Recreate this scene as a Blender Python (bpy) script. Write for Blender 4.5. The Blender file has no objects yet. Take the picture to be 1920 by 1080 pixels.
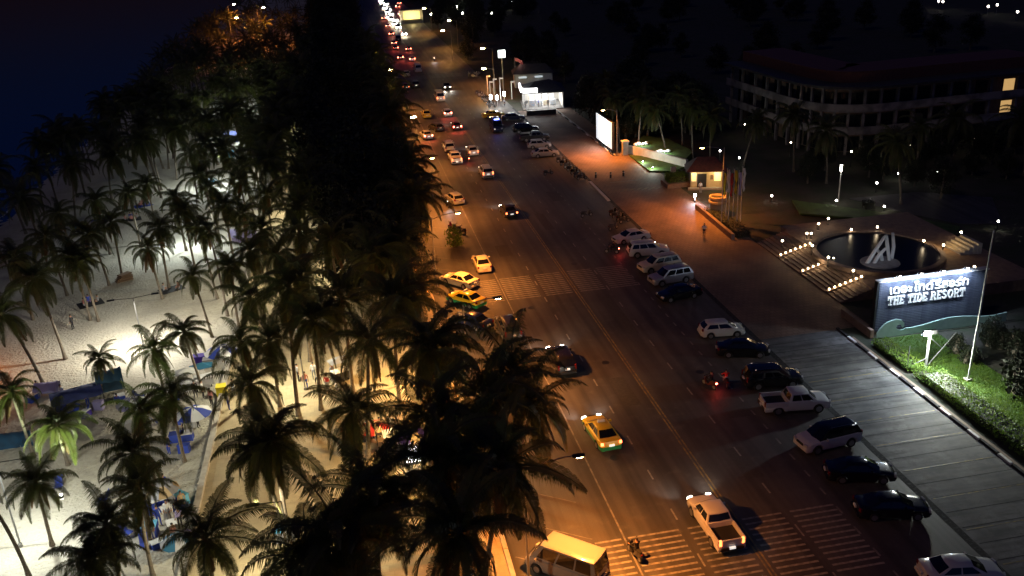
import bpy, bmesh, math, random
import numpy as np
from mathutils import Vector, Matrix
random.seed(7)
R = math.radians
sc = bpy.context.scene
col = sc.collection

# ---------------------------------------------------------------- camera
CAM_H, PITCH, YAW, ROLL, FPX = 37.0, .3853, .1707, -.051, 1700.0
_fw = Vector((math.sin(YAW)*math.cos(PITCH), math.cos(YAW)*math.cos(PITCH), -math.sin(PITCH)))
_rt = Vector((math.cos(YAW), -math.sin(YAW), 0)); _up = _rt.cross(_fw)
_r2 = _rt*math.cos(ROLL) + _up*math.sin(ROLL); _u2 = -_rt*math.sin(ROLL) + _up*math.cos(ROLL)
cd = bpy.data.cameras.new('camera'); cam = bpy.data.objects.new('camera', cd); col.objects.link(cam)
cd.sensor_width = 36; cd.lens = 36*FPX/1920; cd.clip_start = .5; cd.clip_end = 9000
M3 = Matrix((_r2, _u2, -_fw)).transposed()
cam.matrix_world = Matrix.Translation((0, 0, CAM_H)) @ M3.to_4x4()
sc.camera = cam
def at(px, py, z=0.0):
    "place on the level z that the surveyed photo position (px, py) stands for"
    d = (px-960)*_r2 - (py-540)*_u2 + FPX*_fw
    t = (z-CAM_H)/d.z
    return Vector((0, 0, CAM_H)) + d*t

# ---------------------------------------------------------------- night sky, moonlight, exposure
w = bpy.data.worlds.new('World'); sc.world = w; w.use_nodes = True
nt = w.node_tree; bg = nt.nodes['Background']
sky = nt.nodes.new('ShaderNodeTexSky'); sky.sky_type = 'NISHITA'; sky.sun_disc = False
sky.sun_elevation = R(-.2); sky.sun_rotation = R(170); sky.ozone_density = 7; sky.dust_density = .3
nt.links.new(sky.outputs[0], bg.inputs[0]); bg.inputs[1].default_value = .09
sl = bpy.data.lights.new('moon', 'SUN'); sl.energy = .085; sl.angle = R(3); sl.color = (1, .76, .70)
so = bpy.data.objects.new('moon', sl); col.objects.link(so); so.rotation_euler = (R(40), 0, R(-60)); so.location = (-60, 60, 90)
sc.view_settings.view_transform = 'Standard'; sc.view_settings.look = 'None'
sc.view_settings.exposure = 0; sc.view_settings.gamma = 1; sc.view_settings.use_curve_mapping = False
sc.render.engine = 'CYCLES'
sc.cycles.use_denoising = True
sc.cycles.sample_clamp_indirect = 2.0; sc.cycles.sample_clamp_direct = 0
sc.cycles.max_bounces = 5; sc.cycles.diffuse_bounces = 2; sc.cycles.glossy_bounces = 2
sc.cycles.transmission_bounces = 3; sc.cycles.transparent_max_bounces = 6
sc.cycles.caustics_reflective = False; sc.cycles.caustics_refractive = False

SODIUM = (1.0, .30, .045); WARM = (1.0, .72, .42); WHITE = (.93, .97, 1.0); SANDLED = (.97, 1.0, .86); SIGNLED = (.64, .77, 1.0)

# ---------------------------------------------------------------- materials
MATS = {}
def mat(name, color=(.5, .5, .5), rough=.6, metal=0., noise=None, bump=None, emit=None, es=0., transl=None, spec=.5, coat=0., tex=None, sample=True):
    if name in MATS: return MATS[name]
    m = bpy.data.materials.new(name); m.use_nodes = True; N = m.node_tree; n = N.nodes; L = N.links
    b = n['Principled BSDF']; b.inputs['Base Color'].default_value = (*color, 1)
    b.inputs['Roughness'].default_value = rough; b.inputs['Metallic'].default_value = metal
    b.inputs['Specular IOR Level'].default_value = spec; b.inputs['Coat Weight'].default_value = coat
    tc = None
    if noise or bump or tex: tc = n.new('ShaderNodeTexCoord')
    if noise:                                      # list of (scale, other colour, low, high)
        last = None
        for (s, c2, lo, hi) in noise:
            t = n.new('ShaderNodeTexNoise'); t.inputs['Scale'].default_value = s; t.inputs['Detail'].default_value = 5
            L.new(tc.outputs['Object'], t.inputs['Vector'])
            mr = n.new('ShaderNodeMapRange'); mr.inputs[1].default_value = lo; mr.inputs[2].default_value = hi
            L.new(t.outputs[0], mr.inputs[0])
            mx = n.new('ShaderNodeMix'); mx.data_type = 'RGBA'; L.new(mr.outputs[0], mx.inputs[0])
            if last: L.new(last, mx.inputs[6])
            else: mx.inputs[6].default_value = (*color, 1)
            mx.inputs[7].default_value = (*c2, 1); last = mx.outputs[2]
        L.new(last, b.inputs['Base Color'])
    if tex == 'tile' or (isinstance(tex, tuple) and tex[0] == 'tile'):
        s, bw, rh, mort, k = tex[1:]
        br = n.new('ShaderNodeTexBrick'); br.inputs['Scale'].default_value = s
        br.inputs['Brick Width'].default_value = bw; br.inputs['Row Height'].default_value = rh; br.inputs['Mortar Size'].default_value = mort
        br.inputs['Color1'].default_value = (1, 1, 1, 1); br.inputs['Color2'].default_value = (.88, .88, .88, 1); br.inputs['Mortar'].default_value = (k, k, k, 1)
        L.new(tc.outputs['Object'], br.inputs['Vector'])
        mx = n.new('ShaderNodeMix'); mx.data_type = 'RGBA'; mx.blend_type = 'MULTIPLY'; mx.inputs[0].default_value = 1
        src = b.inputs['Base Color'].links[0].from_socket if b.inputs['Base Color'].links else None
        if src: L.new(src, mx.inputs[6])
        else: mx.inputs[6].default_value = (*color, 1)
        L.new(br.outputs[0], mx.inputs[7]); L.new(mx.outputs[2], b.inputs['Base Color'])
    if isinstance(tex, tuple) and tex[0] == 'split':           # two-tone paint: colour below a height
        sp = n.new('ShaderNodeSeparateXYZ'); L.new(tc.outputs['Object'], sp.inputs[0])
        cmp = n.new('ShaderNodeMath'); cmp.operation = 'LESS_THAN'; cmp.inputs[1].default_value = tex[1]; L.new(sp.outputs[2], cmp.inputs[0])
        mx = n.new('ShaderNodeMix'); mx.data_type = 'RGBA'; L.new(cmp.outputs[0], mx.inputs[0])
        mx.inputs[6].default_value = (*color, 1); mx.inputs[7].default_value = (*tex[2], 1); L.new(mx.outputs[2], b.inputs['Base Color'])
    if bump:
        t = n.new('ShaderNodeTexNoise'); t.inputs['Scale'].default_value = bump[0]; t.inputs['Detail'].default_value = 4
        L.new(tc.outputs['Object'], t.inputs['Vector'])
        bp = n.new('ShaderNodeBump'); bp.inputs['Strength'].default_value = bump[1]; bp.inputs['Distance'].default_value = bump[2] if len(bump) > 2 else .05
        L.new(t.outputs[0], bp.inputs['Height']); L.new(bp.outputs[0], b.inputs['Normal'])
    if emit:
        b.inputs['Emission Color'].default_value = (*emit, 1); b.inputs['Emission Strength'].default_value = es
        if not sample: m.cycles.emission_sampling = 'NONE'
    if transl:
        tr = n.new('ShaderNodeBsdfTranslucent'); tr.inputs[0].default_value = (*transl[1], 1)
        ms = n.new('ShaderNodeMixShader'); ms.inputs[0].default_value = transl[0]
        L.new(b.outputs[0], ms.inputs[1]); L.new(tr.outputs[0], ms.inputs[2]); L.new(ms.outputs[0], n['Material Output'].inputs[0])
    MATS[name] = m; return m

mat('sand', (.46, .425, .345), .9, noise=[(.35, (.36, .33, .27), .4, .62), (2.2, (.33, .30, .25), .5, .72), (7, (.30, .275, .23), .55, .78), (.07, (.50, .47, .40), .45, .6)], bump=(3.6, 1.0, .22))
mat('pool', (.006, .007, .010), .3, bump=(2, .2, .05), spec=.15)
mat('water', (.004, .006, .012), .12, bump=(.6, .25, .25), spec=.6)
mat('soil', (.05, .045, .035), .95, noise=[(.3, (.03, .04, .02), .4, .6)], bump=(3, .5, .1))
mat('asphalt', (.085, .080, .080), .62, noise=[(.12, (.060, .057, .058), .42, .62), (1.1, (.105, .10, .098), .55, .8), (14, (.05, .048, .048), .55, .75)], bump=(30, .25, .01))
mat('concrete', (.17, .165, .16), .8, noise=[(.35, (.085, .085, .085), .4, .62), (1.6, (.12, .115, .11), .48, .6), (7, (.09, .09, .09), .55, .75)], bump=(12, .3, .02))
mat('paver', (.24, .15, .10), .75, noise=[(.2, (.17, .105, .075), .4, .62), (2.5, (.28, .19, .14), .55, .8)], tex=('tile', 1, .6, .6, .03, .55), bump=(10, .25, .02))
mat('plaza', (.44, .36, .22), .85, noise=[(.3, (.30, .24, .15), .42, .65), (1.7, (.38, .31, .19), .5, .65), (7, (.33, .27, .17), .55, .75)], tex=('tile', 1, .6, .6, .02, .82), bump=(12, .2, .02))
mat('paint', (.28, .27, .255), .6, noise=[(3, (.12, .115, .11), .42, .68)])
mat('paint_faint', (.22, .21, .20), .65, noise=[(2.2, (.10, .10, .10), .40, .66)])
mat('paint_yellow', (.30, .22, .06), .6, noise=[(2.5, (.11, .10, .085), .36, .62)])
mat('kerb_white', (.72, .71, .68), .6, noise=[(5, (.45, .44, .42), .5, .75)])
mat('kerb_black', (.02, .02, .02), .95, noise=[(5, (.08, .08, .08), .5, .75)])
mat('stone', (.45, .42, .37), .75, noise=[(2, (.33, .30, .26), .4, .7)], bump=(8, .3, .02))
mat('stone_brown', (.26, .18, .13), .75, noise=[(2, (.18, .12, .09), .4, .7)], bump=(8, .3, .02))
mat('white_wall', (.72, .69, .63), .7, noise=[(.8, (.58, .55, .50), .45, .7)])
mat('resort_wall', (.27, .245, .24), .8, noise=[(.5, (.12, .11, .11), .42, .62)])
mat('cream_wall', (.62, .47, .25), .7, noise=[(1.5, (.52, .38, .2), .45, .7)])
mat('roof_tile', (.16, .06, .04), .7, noise=[(3, (.10, .04, .03), .4, .7)], bump=(14, .4, .03))
mat('dark_roof', (.05, .05, .055), .7, noise=[(2, (.03, .03, .03), .4, .7)])
mat('metal_grey', (.32, .32, .32), .45, .8)
mat('metal_dark', (.05, .05, .05), .5, .6)
mat('pole_white', (.6, .6, .58), .5, noise=[(4, (.45, .44, .42), .5, .75)])
mat('wood', (.20, .12, .07), .7, noise=[(6, (.12, .07, .04), .4, .7)])
mat('bark', (.20, .165, .125), .9, noise=[(9, (.11, .09, .07), .4, .65)], bump=(14, .6, .03))
mat('frond', (.060, .075, .022), .55, noise=[(1.3, (.085, .062, .022), .42, .64)], transl=(.35, (.10, .12, .03)))
mat('frond_dry', (.15, .085, .035), .75, transl=(.3, (.16, .09, .03)))
mat('rachis', (.13, .10, .045), .6)
mat('coconut', (.10, .09, .03), .6)
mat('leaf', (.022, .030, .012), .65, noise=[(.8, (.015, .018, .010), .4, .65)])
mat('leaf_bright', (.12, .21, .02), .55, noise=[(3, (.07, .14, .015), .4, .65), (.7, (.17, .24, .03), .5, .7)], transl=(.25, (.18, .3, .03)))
mat('lawn', (.06, .13, .02), .8, noise=[(.7, (.035, .065, .012), .4, .65), (8, (.07, .12, .02), .5, .7)], bump=(20, .6, .05))
mat('tyre', (.02, .02, .02), .85); mat('rim', (.45, .45, .47), .35, .9)
mat('glass', (.008, .009, .011), .06, spec=.6); mat('chrome', (.6, .6, .6), .2, 1.)
for nme, c in dict(white=(.62, .61, .59), cream=(.70, .62, .44), silver=(.42, .42, .43), black=(.008, .008, .009), dark=(.03, .028, .03), navy=(.01, .016, .06), maroon=(.10, .012, .012), red=(.3, .02, .02), grey=(.10, .10, .105), shaded_white=(.23, .215, .21)).items():  # last tone is white van paint with palm shade mixed in
    mat('car_'+nme, c, .32 if nme != 'black' else .2, .0 if nme != 'silver' else .4, coat=.6)
mat('car_taxi', (.72, .50, .02), .32, coat=.6, tex=('split', .60, (.02, .28, .11)))
mat('car_yellow', (.72, .50, .02), .32, coat=.6)
mat('car_trim', (.015, .015, .015), .6)
mat('plate', (.7, .7, .66), .5); mat('plate_lit', (.7, .7, .66), .5, emit=(1, .97, .9), es=.8, sample=False)
mat('lamp_off', (.5, .5, .5), .15); mat('tail_off', (.18, .012, .012), .2)
mat('head_on', (1, 1, 1), .3, emit=(1, .90, .70), es=10, sample=False)
mat('head_far', (1, 1, 1), .3, emit=(1, .86, .62), es=260, sample=False)
mat('tail_on', (.5, .02, .02), .3, emit=(1, .13, .07), es=40, sample=False)
mat('tail_dim', (.5, .02, .02), .3, emit=(1, .16, .05), es=7, sample=False)
mat('tail_amber', (.5, .1, .02), .3, emit=(1, .20, .05), es=5, sample=False)
mat('gate_head', (1, 1, 1), .3, emit=(.72, .82, 1), es=140, sample=False)
mat('blue_light', (.1, .1, .5), .3, emit=(.15, .2, 1), es=12, sample=False)
mat('sodium_lens', (1, 1, 1), .3, emit=(1, .62, .22), es=70, sample=False)
mat('sodium_far', (1, 1, 1), .3, emit=(1, .55, .16), es=330, sample=False)
mat('led_lens', (1, 1, 1), .3, emit=(1, 1, .93), es=40, sample=False)
mat('globe', (1, 1, 1), .3, emit=(1, .80, .52), es=28, sample=False)
mat('globe_white', (1, 1, 1), .3, emit=(1, .95, .85), es=34, sample=False)
mat('step_lamp', (1, 1, 1), .3, emit=(1, .72, .38), es=22, sample=False)
mat('flood_lens', (1, 1, 1), .3, emit=(.95, 1, .9), es=80, sample=False)
mat('sign_blue', (.085, .098, .13), .55, noise=[(1.2, (.05, .058, .085), .4, .65), (5, (.12, .13, .15), .55, .75)])
mat('tarp', (.045, .06, .19), .7, noise=[(1.5, (.03, .04, .12), .4, .65)]); mat('tarp_teal', (.02, .07, .13), .7, noise=[(1.5, (.02, .05, .09), .4, .65)]); mat('far_globe', (1, 1, 1), .3, emit=(1, .9, .75), es=9, sample=False)
mat('sign_letter', (.80, .80, .72), .4); mat('wave', (.34, .50, .45), .5, noise=[(1.5, (.28, .42, .38), .4, .7)])
mat('billboard_face', (.7, .7, .7), .5, emit=(.88, .95, 1.0), es=.92)
mat('billboard_grey', (.6, .62, .66), .5, emit=(.72, .80, .86), es=.62, sample=False)
mat('box_sign', (1, 1, 1), .5, emit=(.93, 1, .97), es=4.5)
mat('store_band', (1, 1, 1), .5, emit=(1, .98, 1.0), es=2.5)
mat('store_light', (1, 1, 1), .5, emit=(1, .97, .92), es=9)
mat('store_wall', (.75, .73, .68), .6); mat('store_goods_a', (.42, .34, .30), .6, noise=[(6, (.2, .3, .42), .4, .6)]); mat('store_goods_b', (.28, .36, .45), .6, noise=[(6, (.55, .5, .45), .4, .6)]); mat('store_goods_c', (.5, .48, .38), .6, noise=[(6, (.3, .15, .12), .5, .65)])
mat('window_lit', (1, .7, .3), .5, emit=(1, .60, .22), es=.55)
mat('yellow_lit', (1, .8, .3), .5, emit=(1, .78, .28), es=1.1)
mat('pane_clear', (.02, .025, .03), .05)
for nme, c in dict(blue=(.03, .06, .36), white=(.75, .75, .74), red=(.5, .03, .025), yellow=(.75, .62, .03), teal=(.02, .12, .22), purple=(.06, .03, .30), tan=(.5, .36, .2), dark=(.02, .02, .024), grey=(.3, .3, .32), pink=(.6, .25, .22), green=(.03, .2, .06), lilac=(.32, .28, .5), cyan=(.15, .5, .75), orange=(.6, .22, .04)).items():
    mat('cloth_'+nme, c, .8)
mat('skin', (.35, .19, .12), .6); mat('hair', (.012, .010, .009), .5)

def streaks(m, sx, sy, dark, lo, hi):
    N = MATS[m].node_tree; n = N.nodes; L = N.links; b = n['Principled BSDF']; src = b.inputs['Base Color'].links[0].from_socket
    tc = n.new('ShaderNodeTexCoord'); mp = n.new('ShaderNodeMapping'); mp.inputs['Scale'].default_value = (sx, sy, 1); L.new(tc.outputs['Object'], mp.inputs[0])
    t = n.new('ShaderNodeTexNoise'); t.inputs['Scale'].default_value = 1; t.inputs['Detail'].default_value = 3; L.new(mp.outputs[0], t.inputs['Vector'])
    mr = n.new('ShaderNodeMapRange'); mr.inputs[1].default_value = lo; mr.inputs[2].default_value = hi; mr.inputs[3].default_value = dark; mr.inputs[4].default_value = 1.1; L.new(t.outputs[0], mr.inputs[0])
    mx = n.new('ShaderNodeMix'); mx.data_type = 'RGBA'; mx.blend_type = 'MULTIPLY'; mx.inputs[0].default_value = 1; L.new(src, mx.inputs[6]); L.new(mr.outputs[0], mx.inputs[7]); L.new(mx.outputs[2], b.inputs['Base Color'])
streaks('asphalt', 1.1, .03, .62, .35, .6); streaks('concrete', .25, 1.6, .6, .35, .58); streaks('paver', .3, .2, .7, .35, .6)
mat('patch', (.05, .048, .048), .7, noise=[(4, (.07, .068, .066), .4, .7)], bump=(25, .3, .01))

# ---------------------------------------------------------------- mesh building
class MB:
    def __init__(s): s.v = []; s.f = []
    def add(s, vs, fs):
        o = len(s.v); s.v += [tuple(p) for p in vs]; s.f += [tuple(i+o for i in f) for f in fs]; return s
    def box(s, c, d, rz=0., taper=1.):
        x, y, z = d[0]/2, d[1]/2, d[2]/2; ca, sa = math.cos(rz), math.sin(rz); vs = []
        for k, (a, b_) in ((-1, (x, y)), (1, (x*taper, y*taper))):
            for sx, sy in ((-1, -1), (1, -1), (1, 1), (-1, 1)):
                px, py = sx*a, sy*b_; vs.append((c[0]+px*ca-py*sa, c[1]+px*sa+py*ca, c[2]+k*z))
        return s.add(vs, [(3, 2, 1, 0), (4, 5, 6, 7), (0, 1, 5, 4), (1, 2, 6, 5), (2, 3, 7, 6), (3, 0, 4, 7)])
    def cyl(s, p0, p1, r0, r1=None, n=8, cap=True):
        return s.tube([p0, p1], [r0, r0 if r1 is None else r1], n, cap)
    def tube(s, path, rad, n=8, cap=True):
        path = [Vector(p) for p in path]; rings = []; prev = None
        for i, p in enumerate(path):
            d = (path[min(i+1, len(path)-1)]-path[max(i-1, 0)])
            d = d.normalized() if d.length > 1e-9 else Vector((0, 0, 1))
            if prev is None: u = d.orthogonal().normalized()
            else:
                u = prev - d*prev.dot(d); u = u.normalized() if u.length > 1e-6 else d.orthogonal().normalized()
            prev = u; v = d.cross(u); rr = rad[i] if isinstance(rad, (list, tuple)) else rad
            rings.append([p+(u*math.cos(2*math.pi*k/n)+v*math.sin(2*math.pi*k/n))*rr for k in range(n)])
        return s.loft(rings, cap)
    def loft(s, rings, cap=True, closed=True):
        o = len(s.v); n = len(rings[0])
        for r in rings: s.v += [tuple(p) for p in r]
        for i in range(len(rings)-1):
            for k in range(n if closed else n-1):
                a = o+i*n+k; b_ = o+i*n+(k+1) % n
                s.f.append((a, b_, b_+n, a+n))
        if cap:
            s.f.append(tuple(o+k for k in reversed(range(n)))); s.f.append(tuple(o+(len(rings)-1)*n+k for k in range(n)))
        return s
    def lathe(s, prof, n=16, c=(0, 0, 0), cap=True):
        return s.loft([[(c[0]+r*math.cos(2*math.pi*k/n), c[1]+r*math.sin(2*math.pi*k/n), c[2]+z) for k in range(n)] for r, z in prof], cap)
    def sphere(s, c, r, n=8, m=5, sq=(1, 1, 1)):
        return s.loft([[(c[0]+sq[0]*r*math.sin(t)*math.cos(2*math.pi*k/n), c[1]+sq[1]*r*math.sin(t)*math.sin(2*math.pi*k/n), c[2]-sq[2]*r*math.cos(t)) for k in range(n)]
                       for t in [math.pi*(.06+.88*i/m) for i in range(m+1)]])
    def prism(s, pts, z0, z1, fn=None):
        "polygon pts (x, y) pushed from z0 to z1; fn maps (x, y, z) elsewhere"
        fn = fn or (lambda x, y, z: (x, y, z)); n = len(pts)
        vs = [fn(x, y, z0) for x, y in pts]+[fn(x, y, z1) for x, y in pts]
        return s.add(vs, [tuple(reversed(range(n))), tuple(range(n, 2*n))]+[(i, (i+1) % n, n+(i+1) % n, n+i) for i in range(n)])
    def mesh(s, name, m, smooth=None):
        me = bpy.data.meshes.new(name); me.from_pydata(s.v, [], s.f)
        if m: me.materials.append(MATS[m] if isinstance(m, str) else m)
        bm = bmesh.new(); bm.from_mesh(me); bmesh.ops.recalc_face_normals(bm, faces=bm.faces); bm.to_mesh(me); bm.free()
        if smooth:
            me.polygons.foreach_set('use_smooth', [True]*len(me.polygons)); me.set_sharp_from_angle(angle=R(smooth))
        me.update(); return me
    def raw(s, name, m):
        me = bpy.data.meshes.new(name); me.from_pydata(s.v, [], s.f); me.materials.append(MATS[m]); me.update(); return me

def ob(name, data, parent=None, loc=(0, 0, 0), rot=(0, 0, 0), scale=None):
    o = bpy.data.objects.new(name, data); col.objects.link(o); o.location = loc; o.rotation_euler = rot
    if scale is not None: o.scale = (scale,)*3 if isinstance(scale, (int, float)) else scale
    if parent: o.parent = parent
    return o
def tag(o, label, cat, group=None, kind=None):
    if label: o['label'] = label
    if cat: o['category'] = cat
    if group: o['group'] = group
    if kind: o['kind'] = kind
    return o
def thing(name, label, cat, loc=(0, 0, 0), rz=0., group=None):
    return tag(ob(name, None, None, loc, (0, 0, rz)), label, cat, group)
def struct(name, me, loc=(0, 0, 0)):
    return tag(ob(name, me, None, loc), None, None, None, 'structure')
# a template is a list of nodes (part name, data, loc, rot, [sub nodes])
def inst(T, name, label, cat, loc, rz=0., group=None, scale=None):
    r = ob(name, None, None, loc, (0, 0, rz), scale); tag(r, label, cat, group)
    for nd in T: _node(nd, r)
    return r
def _node(nd, parent):
    o = ob(nd[0], nd[1], parent, nd[2] if len(nd) > 2 else (0, 0, 0), nd[3] if len(nd) > 3 else (0, 0, 0))
    for c in (nd[4] if len(nd) > 4 else ()): _node(c, o)
    return o
_LC = {}
def lamp(kind, energy, color, size=150, radius=.12, blend=.6):
    k = (kind, energy, color, size, radius, blend)
    if k not in _LC:
        l = bpy.data.lights.new('light', kind); l.energy = energy; l.color = color
        if kind != 'AREA': l.shadow_soft_size = radius
        if kind == 'SPOT': l.spot_size = R(size); l.spot_blend = blend
        if kind == 'AREA': l.size = radius
        _LC[k] = l
    return _LC[k]
# ---------------------------------------------------------------- ground, beach, sea, road
def sheet(x0, x1, y0, y1, z, nx=1, ny=1, fz=None):
    b = MB(); vs = []; fs = []
    for j in range(ny+1):
        for i in range(nx+1):
            x = x0+(x1-x0)*i/nx; y = y0+(y1-y0)*j/ny; vs.append((x, y, z+(fz(x, y) if fz else 0)))
    for j in range(ny):
        for i in range(nx):
            a = j*(nx+1)+i; fs.append((a, a+1, a+nx+2, a+nx+1))
    return b.add(vs, fs)
struct('ground', sheet(-13.2, 4000, -60, 4000, -.10).mesh('ground', 'soil'))
def beach_z(x, y):
    t = 0. if x > -38 else -((-38-x)/14)**1.5*.45
    return t+.07*math.sin(x*.9+y*.31)*math.sin(y*.47-x*.2)+.05*math.sin(x*2.1-y*1.3)*math.sin(y*1.7+x*.6) if x < -15 else 0
b = MB(); xs = list(np.linspace(-80, -13.2, 110)); ys = list(np.linspace(20, 420, 520))+[900, 4000]
vs = [(x, y, beach_z(x, y)) for y in ys for x in xs]; n = len(xs)
b.add(vs, [(j*n+i, j*n+i+1, (j+1)*n+i+1, (j+1)*n+i) for j in range(len(ys)-1) for i in range(n-1)])
struct('beach_sand', b.mesh('beach_sand', 'sand', 60))
struct('sea', sheet(-5000, -50.5, -200, 5000, -.42).mesh('sea', 'water'))
# thin foam line where the small waves run out
b = MB()
for k in range(150):
    y = 60+k*2.4; x = -52.0+.5*math.sin(y*.21)+.3*math.sin(y*.63)
    if math.sin(y*.13)+math.sin(y*.37) > -.3: b.add([(x, y, -.40), (x+.28+.15*math.sin(y), y, -.40), (x+.28, y+2.4, -.40), (x, y+2.4, -.40)], [(0, 1, 2, 3)])
tag(ob('surf_foam', b.mesh('surf_foam', 'kerb_white')), 'thin broken line of pale foam along the dark shore', 'foam', None, 'stuff')

promenade = struct('promenade', MB().box((-3.3, 740, -.0), (19.8, 1440, .24)).mesh('promenade', 'plaza'))
road = struct('road', sheet(6.9, 35, -10, 1500, 0).mesh('road', 'asphalt'))
car_park = struct('car_park', sheet(35, 42.9, -10, 70.5, 0).mesh('car_park', 'concrete'))
forecourt = struct('forecourt', sheet(35, 46.2, 70.5, 186, 0).mesh('forecourt', 'paver'))
b = MB()
for k in range(120): b.box((6.75, 15+k*3.0, .05), (.3, 2.96, .30))
struct('kerb', b.mesh('kerb', 'stone'))
struct('gutter', MB().box((34.9, 95, .002), (.5, 190, .008)).mesh('gutter', 'kerb_black'))

def mark(name, x0, x1, y0, y1, m, parent, z=.006):
    return ob(name, sheet(x0, x1, y0, y1, z).mesh(name, m), parent)
mark('edge_line', 14.32, 14.44, 30, 500, 'paint_faint', road)
mark('centre_line', 21.74, 21.86, 30, 600, 'paint_yellow', road); mark('centre_line', 22.0, 22.12, 30, 600, 'paint_yellow', road)
dash = sheet(-.06, .06, 0, 1.25, .007).mesh('lane_dash', 'paint'); dot = sheet(-.07, .07, 0, .8, .007).mesh('edge_dash', 'paint_faint')
for k in range(42):
    y = 37.3+k*4.78
    ob('lane_dash', dash, road, (18.3, y, 0)); ob('lane_dash', dash, road, (25.4, y+1.2, 0))
for k in range(66): ob('edge_dash', dot, road, (28.9, 36+k*2.2, 0))
def crossing(y0, nbar, step, wid, segs, m):
    for x0, x1 in segs:
        me = sheet(x0, x1, 0, wid, .008).mesh('crosswalk_bar', m)
        for k in range(nbar): ob('crosswalk_bar', me, road, (0, y0+k*step, 0))
SEG = [(12.4, 14.15), (14.6, 18.0), (18.6, 21.5), (22.35, 25.1), (25.7, 28.8)]
crossing(86.7, 12, .55, .17, SEG, 'paint'); crossing(39.7, 12, .55, .17, SEG, 'paint'); crossing(238, 8, .8, .3, [(12.5, 21.6), (22.3, 31)], 'paint')
for k, (x, y, wx, wy) in enumerate(((19.5, 62, 1.4, 5), (24, 75, 1.0, 9), (16, 100, 1.6, 4), (26.8, 58, 2.0, 3), (23.4, 108, 1.2, 7), (17.2, 128, 1.5, 6), (27.2, 120, 1.8, 5), (15.6, 66, 1.1, 3), (24.6, 50, 1.3, 4))):
    ob('road_patch', sheet(x, x+wx, y, y+wy, .003).mesh('road_patch', 'patch'), road)
mh = MB().lathe([(.36, .003), (.36, .009), (.30, .009), (.30, .006), (.01, .007)], 16, (0, 0, 0), False).mesh('manhole_cover', 'metal_dark')
for x, y in ((16.5, 55), (20.2, 70), (27.5, 66), (16.4, 84), (23.8, 95), (19.6, 120), (27, 103)): ob('manhole_cover', mh, road, (x, y, 0))
# angled bays on the beach side, yellow bays on the resort side
for k in range(26):
    y = 34+k*4.1
    ob('bay_line', MB().prism([(7.2, 3.6), (7.32, 3.6), (12.4, 0), (12.28, 0)], .004, .006).mesh('bay_line', 'paint_faint'), road, (0, y, 0))
for k in range(9):
    y = 34.5+k*3.4
    mark('bay_line', 35.4, 42.4, y, y+.10, 'paint_yellow', car_park)
slab = sheet(35.3, 42.7, 0, .07, .004).mesh('slab_joint', 'kerb_black')
for k in range(26): ob('slab_joint', slab, car_park, (0, 28.6+k*1.62, 0))
# painted kerb blocks
kerb_right = struct('kerb_right', MB().box((43.22, 44, .02), (.28, 49, .16)).mesh('kerb_right', 'stone_brown'))
kw = MB().box((0, 0, 0), (.24, 1.35, .17), 0, .92).mesh('kerb_block', 'kerb_white'); kb = MB().box((0, 0, 0), (.24, 1.95, .17), 0, .92).mesh('kerb_block', 'kerb_black')
for k in range(11):
    ob('kerb_block', kw, kerb_right, (42.92, 34+k*3.4, .085)); ob('kerb_block', kb, kerb_right, (42.92, 35.7+k*3.4, .085))
kerb_far = struct('kerb_far', MB().box((42.95, 164, .02), (.28, 44, .16)).mesh('kerb_far', 'stone'))
for k in range(14): ob('kerb_block', kw if k % 2 else kb, kerb_far, (42.7, 143+k*3.1, .085))
# markings of the forecourt
me = sheet(-.9, .9, 0, .28, .006).mesh('hatch_bar', 'paint_yellow')
for k in range(7):
    p = at(1172+k*13, 357-k*1.0); o = ob('hatch_bar', me, forecourt, (p.x, p.y, 0), (0, 0, R(35)))
a, c = at(1105, 340), at(1142, 377)
ob('island_kerb', MB().box((0, 0, .06), (.45, (c-a).length, .12), 0, .9).mesh('island_kerb', 'kerb_white'), forecourt, ((a.x+c.x)/2, (a.y+c.y)/2, 0), (0, 0, math.atan2(-(c.x-a.x), c.y-a.y)))
a, c = at(1145, 343), at(1205, 340)
ob('give_way_line', sheet(a.x, c.x, 0, .3, .006).mesh('give_way_line', 'paint_faint'), forecourt, (0, a.y, 0))

# ---------------------------------------------------------------- street lamps
def pole_mesh(h, r0=.09, r1=.05): return MB().tube([(0, 0, 0), (0, 0, .25), (0, 0, .26), (0, 0, h)], [r0*1.9, r0*1.9, r0, r1], 8).mesh('pole', 'metal_grey', 40)
def sodium_T(h, arm, energy, far=False, spread=150):
    a = MB().tube([(0, 0, h-.3), (arm*.4, 0, h+.05), (arm*.8, 0, h+.22), (arm, 0, h+.22)], .045, 6).mesh('arm', 'metal_grey', 40)
    hd = MB().loft([[(x, y*wd, z) for (y, z) in ((-1, 0), (-.6, .13), (.6, .13), (1, 0))] for x, wd in ((-.12, .07), (0, .16), (.45, .17), (.62, .08))]).mesh('lamp_head', 'metal_dark', 40)
    s = .3 if not far else .5
    ln = MB().sphere((.30, 0, -.015), s, 8, 4, (1, .55, .34)).mesh('lens', 'sodium_far' if far else 'sodium_lens', 60)
    return [('pole', pole_mesh(h)), ('arm', a), ('lamp_head', hd, (arm, 0, h+.16), (0, 0, 0), [('lens', ln), ('light', lamp('SPOT', energy, SODIUM, spread, .25, .9), (.30, 0, -.16))])]
SOD = sodium_T(8.0, 2.6, 13500, False, 165); SOD0 = sodium_T(8.0, 3.0, 17000, False, 156); SODF = sodium_T(8.6, 2.4, 16500, True, 164)
names = ['near the white van', 'added as fill light by the black car', 'assumed beside the upper zebra crossing', 'added as fill light behind the silver hatchback', 'beside the far yellow taxi', 'added as fill light past the brake-lit cars', 'at the far end of the tree row']  # the in-between lamps are added to even out the road light, the crossing one assumed
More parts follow.
